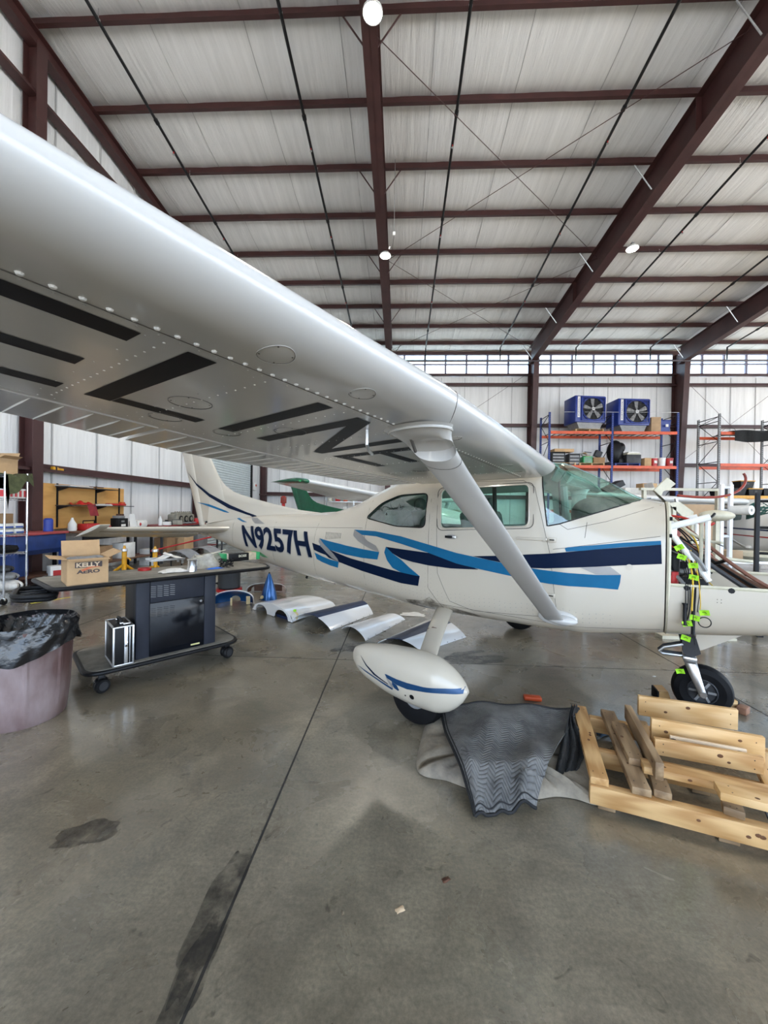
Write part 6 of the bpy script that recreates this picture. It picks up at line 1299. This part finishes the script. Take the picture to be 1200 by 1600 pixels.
# ------------------------------------------------------------------ pallet racks and what they carry
def upright(parent, x, y, h, mc, md, depth=1.1):
    for dy in (0,depth):
        b = MB(); b.box((x,y+dy,h/2), (.08,.07,h), mc)
        for k in range(int(h/.1)): b.box((x,y+dy-.0355,.1+.1*k), (.03,.002,.045), BLACK)
        b.box((x,y+dy,.01), (.14,.12,.02), mc); b.build('upright', parent)
    z = .3; s = 0; b = MB()
    while z < h-.2:
        z2 = min(h-.1, z+.9); b.cyl((x,y+.02,z),(x,y+depth-.02,z),.018,md,seg=6); b.cyl((x,y+(.03 if s else depth-.03),z),(x,y+(depth-.03 if s else .03),z2),.015,md,seg=6); z = z2; s = 1-s
    b.cyl((x,y+.02,h-.1),(x,y+depth-.02,h-.1),.018,md,seg=6); b.build('side_brace', parent)
def beam(parent, x0, x1, y, z, m_, depth=1.1, deck=None):
    for dy in (-.02,depth+.02): b = MB(); b.box(((x0+x1)/2,y+dy,z), (x1-x0,.05,.13), m_); b.box(((x0+x1)/2,y+dy,z+.02), (x1-x0,.053,.02), m_); b.build('beam', parent)
    if deck:
        b = MB()
        for k in range(int((x1-x0)/.3)): b.box((x0+.15+.3*k,y+depth/2,z+.052), (.04,depth-.02,.02), deck)
        b.build('deck_bars', parent)
RY = 18.0
t = thing('pallet_rack', 'blue and orange steel pallet rack against the back wall holding blue coolers', 'rack', (0,0,0))
rack = t
for x in (6.78,9.60,12.50): upright(t, x, RY, 6.15, BLUEP, BLACK)
for x0, x1 in ((6.83,9.55),(9.65,12.45)):
    for z in (5.22,3.66,1.6): beam(t, x0, x1, RY, z, ORANGE, deck=DGREY)
t2 = thing('pallet_rack', 'grey steel pallet rack with an orange beam right of the tapered column', 'rack', (0,0,0))
for x in (14.0,16.9,19.9): upright(t2, x, 17.6, 6.0, GREY, BLACK, 1.2)
for x0, x1 in ((14.05,16.85),(16.95,19.85)):
    for z in (5.15,3.75,2.35): beam(t2, x0, x1, 17.6, z, ORANGE if z > 2.4 else YEL, 1.2, deck=DGREY if z < 3 else None)
ZD = 5.285; ZD2 = 3.725
PALM = wood_mat('pallet_wood', (.40,.26,.12), (.58,.42,.22))
def pallet(label, x, y, z, w_=1.1, d_=.9, m_=None):
    m_ = m_ or PALM; t = thing('pallet', label, 'pallet', (x,y,z)); b = MB()
    for k in range(5): b.box((0,-d_/2+.06+k*(d_-.12)/4,.115), (w_,.09,.018), m_)
    for k in range(3): b.box((0,-d_/2+.06+k*(d_-.12)/2,.009), (w_,.09,.018), m_)
    b.build('deck_board', t); b = MB()
    for s in (-1,0,1): b.box((s*(w_/2-.04),0,.062), (.06,d_,.088), m_)
    b.build('stringer', t); return t
def cooler(label, x, z, y=RY+.45, rz=.0):
    t = thing('evaporative_cooler', label, 'cooler', (x,y,z), rz, 'evaporative coolers'); W_, D_, H_ = 1.45, .95, 1.22
    b = MB(); b.box((0,.02,H_/2+.28), (W_,D_,H_), BLUE, bev=.03)
    b.box((0,-.40,H_/2+.28), (W_*.98,.14,H_*.98), BLUE, bev=.02); b.build('housing', t)
    b = MB(); b.prism([(-.62,.29),(.62,.29),(.50,.0),(-.50,.0)], .8, GREY, axis='y', at=-.42); b.build('water_tank', t)
    b = MB(); cx = .10; cz = H_/2+.28; b.cyl((cx,-.475,cz),(cx,-.44,cz),.50,BLACK,seg=36); b.lathe([(.50,-.01),(.54,.0),(.54,.06),(.50,.06)], BLUE, seg=36, M=Matrix.Translation((cx,-.47,cz)) @ Matrix.Rotation(R(90),4,'X')); b.build('fan_housing', t)
    b = MB()
    for k in range(5):
        a = .4+2*PI*k/5; b.loft([[(cx+r_*math.cos(a+da), -.50-dy, cz+r_*math.sin(a+da)) for da, dy in ((-.24*q,0),(.02*q,.03),(.24*q,.01),(.02*q,-.01))] for r_, q in ((.10,1.4),(.30,1.1),(.47,.9))], GREY)
    b.cyl((cx,-.54,cz),(cx,-.47,cz),.08,ALU,seg=14); b.build('fan_blade', t)
    b = MB()
    for k in range(7): s_ = -.45+.15*k; b.cyl((cx+s_,-.565,cz-.5),(cx+s_,-.565,cz+.5),.005,DGREY,seg=4); b.cyl((cx-.5,-.565,cz+s_),(cx+.5,-.565,cz+s_),.005,DGREY,seg=4)
    for s in (-1,1): b.box((cx,-.545,cz+s*.52),(1.08,.05,.04),BLUE); b.box((cx+s*.54,-.545,cz),(.04,.05,1.08),BLUE)
    b.build('fan_guard', t)
    b = MB(); b.box((-.56,-.478,cz+.08), (.12,.012,.95), PAPER); add_text(b, 'PORTACOOL', BLUE, Matrix.Translation((-.535,-.486,cz-.33)) @ Matrix.Rotation(R(-90),4,'Y'), .80, .06, .01); b.build('nameplate', t)
    b = MB()
    for k in range(4): b.box((.67,-.478,cz+.4-.25*k), (.05,.012,.07), ALU)
    b.build('control_panel', t); return t
PP = mat('light_pallet', (.60,.42,.20), .7)
pallet('pale wooden pallet under the left blue cooler on the top of the rack', 8.62, RY+.5, ZD, 1.3, .9)
cooler('left blue evaporative cooler on top of the pallet rack', 8.55, ZD+.125, rz=.12); cooler('right blue evaporative cooler on top of the pallet rack', 10.52, ZD+.003, rz=.06)
carton('cardboard_box', 'brown cardboard box right of the coolers on the top of the rack', (11.58,RY+.4,ZD), (.42,.7,.68), 0, CARDB)
b = MB(); b.lathe([(0,0),(.24,0),(.28,.46),(.30,.47),(.30,.50),(.26,.50),(.22,.04),(0,.04)], BLUE, seg=4, M=Matrix.Rotation(R(45),4,'Z') @ Matrix.Scale(1.15,4)); b.box((0,-.32,.3),(.12,.01,.12),PAPER); single(b, 'blue_bin', 'open blue plastic bin at the right end on top of the rack', 'bin', (12.08,RY+.4,ZD))
b = MB(); b.cyl((7.3,RY-.05,6.15),(12.5,RY-.05,6.15),.006,STEEL,seg=5); single(b, 'wire_line', 'thin steel cable stretched between the rack uprights in front of the coolers', 'cable')
for x, lab, m_ in ((7.46,'wooden pallet on the middle rack level below the left cooler',None),(8.75,'second wooden pallet on the middle rack level',None),(10.35,'blue painted pallet on the middle rack level',BLUEP)): pallet(lab, x, RY+.5, ZD2, 1.15, .9, m_)
def crate(label, loc, size, m_, slots=True):
    b = MB(); w_, d_, h_ = size; b.box((0,0,h_/2), size, m_, bev=.01)
    for k in range(3): b.box((0,-d_/2-.004,h_*(.2+.28*k)), (w_*.8,.008,h_*.16), GREY if slots else m_)
    return single(b, 'parts_crate', label, 'crate', loc)
ZP2 = ZD2+.125
crate('dark parts crate with open shelves on the left pallet of the middle rack level', (7.25,RY+.35,ZP2), (.62,.5,.5), BLACK); crate('second dark parts crate beside it on the middle rack level', (7.98,RY+.35,ZD2), (.5,.5,.55), DGREY)
carton('cardboard_box', 'flat pale cardboard tray on the two dark crates of the middle rack level', (7.5,RY+.35,ZP2+.502), (.9,.5,.14), .05, CARD)
crate('green crate on the second pallet of the middle rack level', (8.6,RY+.35,ZP2), (.40,.45,.30), GREEN); carton('cardboard_box', 'small open box of mixed parts on the second pallet of the rack', (9.1,RY+.35,ZP2), (.5,.5,.26), 0, CARD2)
b = MB()
for k in range(7): b.box((.1*math.cos(k*2),.08*math.sin(k*3),.03+.03*k), (.3,.12,.03), [CARD,PAPER,GREY,CREAM][k%4], rot=(.2*math.sin(k),.15*math.cos(k),k))
single(b, 'scrap_heap', 'heap of pale scrap parts on the green crate', 'scrap', (8.58,RY+.35,ZP2+.305)); b = MB(); b.box((0,0,.16),(.3,.2,.3),DGREY,rot=(.1,.4,0),bev=.02); single(b, 'dark_case', 'dark tilted case on the small open box of the rack', 'case', (9.15,RY+.35,ZP2+.285))
b = MB(); b.ell((0,0,.55),(.36,.3,.56),BLACK,20,14); b.ell((.22,-.05,.75),(.2,.2,.25),BLACK,14,10); b.box((.2,-.1,.12),(.3,.3,.24),BLACK,bev=.05); single(b, 'covered_engine', 'bulky object under a black cover on the middle rack level beside the centre upright', 'engine', (9.98,RY+.45,ZP2))
b = MB(); b.box((0,0,.2),(.65,.5,.4),DGREY,bev=.02); b.box((0,-.02,.43),(.55,.4,.06),CREAM); b.box((0.02,-.02,.50),(.5,.38,.06),PAPER); single(b, 'boxed_unit', 'dark unit with cream papers on top on the blue pallet', 'unit', (10.62,RY+.3,ZP2))
carton('cardboard_box', 'small tan box left of the red buckets on the rack', (11.28,RY+.3,ZD2), (.3,.4,.38), 0, CARD)
def bucket(label, x, m_, lid=None):
    t = thing('bucket', label, 'bucket', (x,RY+.25,ZD2), group='buckets on the middle rack level'); b = MB(); b.lathe([(0,0),(.135,0),(.155,.36),(.163,.36),(.163,.385),(.15,.385),(.13,.03),(0,.03)], m_, seg=24)
    b.box((0,-.148,.2), (.12,.012,.12), PAPER); b.build('bucket_body', t)
    if lid: b = MB(); b.lathe([(0,.40),(.165,.40),(.165,.37),(.15,.37)], lid, seg=24); b.build('lid', t)
bucket('left red plastic bucket on the middle rack level', 11.62, PRED, PAPER); bucket('white plastic bucket between the two red ones on the rack', 11.98, WHITE, WHITE); bucket('right open red bucket at the end of the middle rack level', 12.32, PRED)
# lower clutter around the rack foot
for i, (px, py, Y, sz_, m_, lab, rx) in enumerate(((955,762,17.4,(.9,.6,.25),DGREY,'dark flat panel propped up above the airplane nose in the distance',.5),(985,772,17.3,(.9,.8,.5),PAPER,'pale crate behind the windshield near the rack foot',0),(1010,762,17.35,(.6,.5,.35),CARD,'tan box on the pale heap in front of the rack',0))):
    p = AY(px, py, Y); b = MB(); b.box((0,0,0), sz_, m_, rot=(0,-rx,0), bev=.01); b.box((0,0,-(p.z-sz_[2]/2)/2-sz_[2]/2*.9), (sz_[0]*.7,sz_[1]*.7,max(.1,p.z-sz_[2]*.6)), GREY); single(b, 'crate', lab, 'crate', p)
# tarp roll over the grey rack beam
b = MB(); b.grid(lambda u, v: (3.1*u, -.09+.02*math.sin(9*u)+.22*v*0-.02*math.sin(30*u), .10-(.42+.06*math.sin(7*u))*v), 40, 6, DQ, thick=.03); b.grid(lambda u, v: (3.1*u, -.1+1.2*v, .10+.03*math.sin(12*u+5*v)), 30, 8, DQ, thick=.03); single(b, 'black_tarp', 'black tarp hanging over the upper beam of the grey rack', 'tarp', (14.55,17.55,5.15))
# black totes
def tote(label, x, y, z, lid=False):
    t = thing('storage_tote', label, 'tote', (x,y,z), group='black storage totes'); b = MB(); b.loft([[(sx*w_/2,sy*d_/2,h_) for sx, sy in ((-1,-1),(1,-1),(1,1),(-1,1))] for w_, d_, h_ in ((.50,.36,0),(.60,.44,.30))], BLACK); b.box((0,-.222,.20),(.12,.01,.06),DGREY); b.build('tub', t)
    b = MB(); b.box((0,0,.32), (.64,.48,.04), YEL if lid else BLACK, bev=.01); b.build('lid', t)
TB = 2.42
for i, (x, z, l_, lab) in enumerate(((14.45,0,0,'black tote at the left end of the yellow beamed level'),(15.15,0,0,'black tote second from left on the yellow beamed level'),(15.85,0,1,'black tote with yellow lid, third from left on the rack'),(16.5,0,0,'black tote just left of the grey rack upright'),(15.5,.345,1,'black tote with yellow lid on top of the tote stack'),(17.4,0,0,'black tote right of the grey rack upright'))): tote(lab, x, 18.1, TB+z, l_)
# ------------------------------------------------------------------ right side: stands, hoist, frames, tables behind the open nose
SW = mat('white_frame', (.80,.81,.84), .3)
def ladder(name, lab, x, y, w_, h, m_, rungs, r_=.016, rz=0):
    t = thing(name, lab, 'ladder' if 'ladder' in name else 'stand', (x,y,0), rz)
    for s in (-1,1): b = MB(); b.box((s*w_/2,0,h/2), (r_*2,r_*2,h), m_, bev=.004); b.box((s*w_/2,.0,.015), (.06,.25,.03), m_); b.build('rail', t)
    for z in rungs: b = MB(); b.cyl((-w_/2,0,z),(w_/2,0,z),r_*.8,m_,seg=8); b.build('rung', t)
    return t
p = AY(1134,800,5.3); wst = ladder('white_stand', 'slim white steel stand with rungs behind the open nose', p.x, 5.3, .115, 1.94, SW, (.5,.9,1.25,1.60,1.90), .022)
b = MB(); b.lathe([(.02,-.11),(.06,-.11),(.06,.11),(.02,.11),(.02,-.11)], PAPER, seg=28, M=Matrix.Rotation(R(90),4,'X') @ Matrix.Rotation(R(20),4,'Y')); single(b, 'paper_roll', 'white paper towel roll hanging on the white stand', 'roll', (p.x+.08,5.16,1.60))
p = AY(1188,800,5.1); ladder('black_ladder', 'black step ladder at the right edge behind the open nose', p.x+.17, 5.1, .34, 1.82, BLACK, (.35,.7,1.05,1.38,1.72), .022, -.3)
# cream frame piece on a red hoist
p = AY(1058,800,5.2)
t = thing('engine_hoist', 'dark red engine hoist standing behind the firewall', 'hoist', (p.x,5.2,0))
HR = mat('hoist_red', (.28,.035,.02), .45, 0, .15)
b = MB(); b.box((0,0,.85), (.06,.06,1.65), HR, bev=.006); b.build('post', t); b = MB(); b.tube([(0,0,1.66),(-.02,0,1.74)], .02, STEEL, seg=8); b.build('pivot', t); b = MB(); b.tube([(0,0,1.0),(.4,.1,.35)], .03, HR, seg=8); b.build('brace', t); b = MB(); b.box((-.12,0,1.42), (.22,.05,.06), HR); b.build('arm', t); b = MB(); b.box((.0,0,.04), (.5,.10,.08), HR, bev=.01); b.box((.0,.05,.04), (.10,.35,.08), HR, bev=.01); b.build('base', t)
b = MB(); b.tube(bez([(0,0,1.78),(.4,0,1.75),(.9,.1,1.7),(1.1,.2,2.0),(1.0,.2,2.1)],16), .016, HR, seg=8); b.build('hose', t)
b = MB(); b.box((0.03,-.05,1.57), (.07,.006,.13), TEAL, rot=(0,.5,0)); b.build('blue_tape', t)
CF = mat('cream_frame', (.60,.56,.43), .5, 0, .1)
fp = [AY(px,py,4.9) for px, py in ((1022,766),(1043,746),(1056,756),(1046,764),(1036,768),(1032,778),(1044,786),(1062,784),(1084,800),(1082,812),(1070,810),(1046,790))]
o0 = Vector((sum(q.x for q in fp)/len(fp),4.9,0)); b = MB(); b.prism([(q.x-o0.x,q.z) for q in fp], .03, CF, axis='y', at=0); b.box((.02,.02,.85),(.04,.04,1.55),CF); b.box((.02,.02,.02),(.3,.14,.04),CF); single(b, 'cream_bracket_stand', 'cream painted hooked bracket on a thin stand above the open nose', 'stand', o0)
b = MB(); p0, p1 = AY(1000,764,5.6), AY(1128,762,5.6); b.box((0,0,p0.z), (p1.x-p0.x,.06,.035), CF); 
for s in (-1,1): b.box((s*(p1.x-p0.x)*.45,0,p0.z/2), (.04,.05,p0.z-.02), CF)
single(b, 'cream_beam_stand', 'long cream horizontal bar on two posts behind the airplane nose', 'stand', ((p0.x+p1.x)/2,5.6,0))
b = MB(); b.ell((0,0,.0),(.20,.14,.07),CF,18,10); b.box((0,0,-.78),(.05,.05,1.45),CF); b.box((0,0,-1.51),(.3,.3,.03),CF); p = AY(1120,790,5.0); single(b, 'cream_fairing_stand', 'cream rounded fairing on a post behind the white stand', 'fairing', (p.x,5.0,1.525))
# tables
def table(lab, x, y, w_, d_, z, m_=STEEL, rz=0):
    t = thing('work_table', lab, 'table', (x,y,0), rz); b = MB(); b.box((0,0,z-.015), (w_,d_,.03), m_); b.build('table_top', t)
    for sx in (-1,1):
        for sy in (-1,1): b = MB(); b.box((sx*(w_/2-.04),sy*(d_/2-.04),(z-.03)/2), (.04,.04,z-.03), m_); b.build('leg', t)
    b = MB(); b.box((0,0,.25), (w_-.06,d_-.04,.02), m_); b.build('lower_shelf', t); return t
table('grey metal work table at the right edge behind the nose', 5.25, 5.9, 2.0, .8, .90)
table('second metal table just behind the engine bay', 3.35, 6.1, 1.3, .7, .92, WHITE)
carton('cardboard_box', 'small brown box on the grey metal table', (4.72,5.75,.9), (.26,.22,.13), .2, CARDB)
b = MB(); b.lathe([(0,0),(.30,.0),(.34,.05),(.30,.10),(0,.12)], CREAM, seg=32); single(b, 'round_cover', 'cream round cover lying on the grey metal table', 'cover', (5.25,5.85,.9))
crumple('red_cushion', 'dark red pad on the grey metal table at the right', 'pad', Vector((5.75,5.8,.9)), .5,.35,.09, PRED, 41)
rnd = random.Random(17); items = []
for k in range(16):
    x = 2.85+.066*k+rnd.uniform(-.01,.01); y = 5.92+.11*(k%3); s = rnd.uniform(.6,1.1); kind = ['box','bottle','piston','gear'][k%4]; m_ = [PAPER,WHITE,ALU,BLACK,PRED,CARD,TEAL,CREAM][(k*3)%8]
    mn = {PAPER:'white',WHITE:'glossy white',ALU:'silver',BLACK:'black',PRED:'red',CARD:'tan',TEAL:'blue',CREAM:'cream'}[m_]
    pos = ['left end','left end','left part','left part','left part','left of the middle','left of the middle','middle','middle','right of the middle','right of the middle','right part','right part','right part','right end','right end'][k]
    small_part(kind, '%s %s on the second metal table, %s, %s row' % (mn, {'box':'parts box','bottle':'bottle','piston':'piston','gear':'gear part'}[kind], pos, ['front','middle','back'][k%3]), (x,y,.921), s, m_, 'clutter on the second metal table', rz=k)
carton('cardboard_box', 'large brown cardboard box behind the airplane nose top', (AY(1045,780,7.5).x,7.5,0), (1.3,.6,1.72), 0, CARDB)
b = MB(); b.tube(bez([(0,0,.0),(.4,-.2,.25),(.9,-.1,.05),(1.5,-.2,.02)],14), .022, CREAM, seg=8); single(b, 'cream_hose', 'cream hose running across the far side of the open cowl', 'hose', (2.95,5.25,.93)); 
b = MB(); b.box((0,0,.455),(.6,.05,.04),STEEL); 
# things seen left of the windshield, far corner
t = thing('storage_shelf', 'grey shelf with red boxes under the far green-tipped wing', 'shelf', (-1.6,19.0,0))
for z in (.6,1.25,1.9): b = MB(); b.box((0,0,z), (4.2,.6,.04), STEEL); b.build('shelf_board', t)
for x in (-2.05,-.7,.7,2.05): b = MB(); b.box((x,-.27,1.15), (.05,.05,2.3), STEEL); b.build('post', t)
rnd = random.Random(5); colr = [('white',PAPER),('red',PRED),('tan',CARD),('orange',ORANGE),('black',BLACK),('blue',TEAL),('cream',CREAM)]
for lv, z in enumerate((.62,1.27,1.92)):
    for k in range(11):
        nm, m_ = colr[(k*2+lv*3+k//3)%7]; w_, h_ = rnd.uniform(.18,.3), rnd.uniform(.15,.42); b = MB(); b.box((0,0,h_/2), (w_,.3,h_), m_, bev=.008); b.box((0,-.152,h_*.5), (w_*.5,.004,h_*.3), PAPER if m_ != PAPER else PRED)
        single(b, 'supply_box', '%s supply box, %s from the left on the %s far shelf board' % (nm, ordn[k] if k < 10 else 'eleventh', ['lowest','middle','top'][lv]), 'box', (-3.5+.38*k,19.0,z), 0, 'supply boxes on the far shelf')
p = AY(443,785,14.5); b = MB(); b.box((0,0,1.0),(.10,.10,2.0),PRED); b.box((-.12,0,1.55),(.35,.12,.16),PRED,bev=.02); b.box((.0,0,1.85),(.2,.14,.25),HR,bev=.02); b.box((0,0,.04),(.8,.6,.06),PRED); single(b, 'red_press', 'red upright shop press in the far left corner', 'press', (p.x,14.5,0))
p = AX(398,765,-7.2); b = MB(); b.box((0,0,0),(.15,.3,.4),PAPER,bev=.02); b.box((.08,0,.05),(.02,.15,.1),ORANGE); single(b, 'wall_box', 'small white electrical box by the roll-up door frame', 'box', (-7.28,18.8,2.6))
for k, (x, y, sx, sy, sz_, m_, lab) in enumerate(((1.45,18.6,1.2,.7,1.0,GREY,'grey steel cabinet along the back wall seen through the door window'),(2.6,18.5,.9,.6,1.6,CREAM,'cream tall cabinet seen through the door window'),(3.8,18.5,1.0,.7,1.3,WHITE,'white cabinet seen through the door window'),(5.2,18.6,1.1,.6,.9,DGREY,'dark low cabinet left of the rack'))):
    t = thing('steel_cabinet', lab, 'cabinet', (x,y,0)); b = MB(); b.box((0,0,sz_/2),(sx,sy,sz_),m_,bev=.01); b.build('body', t)
    for s in (-1,1): b = MB(); b.box((s*sx*.245,-sy/2-.012,sz_*.5),(sx*.47,.02,sz_*.92),m_,bev=.004); b.box((s*.05,-sy/2-.03,sz_*.55),(.015,.02,.12),CHROME); b.build('door', t)
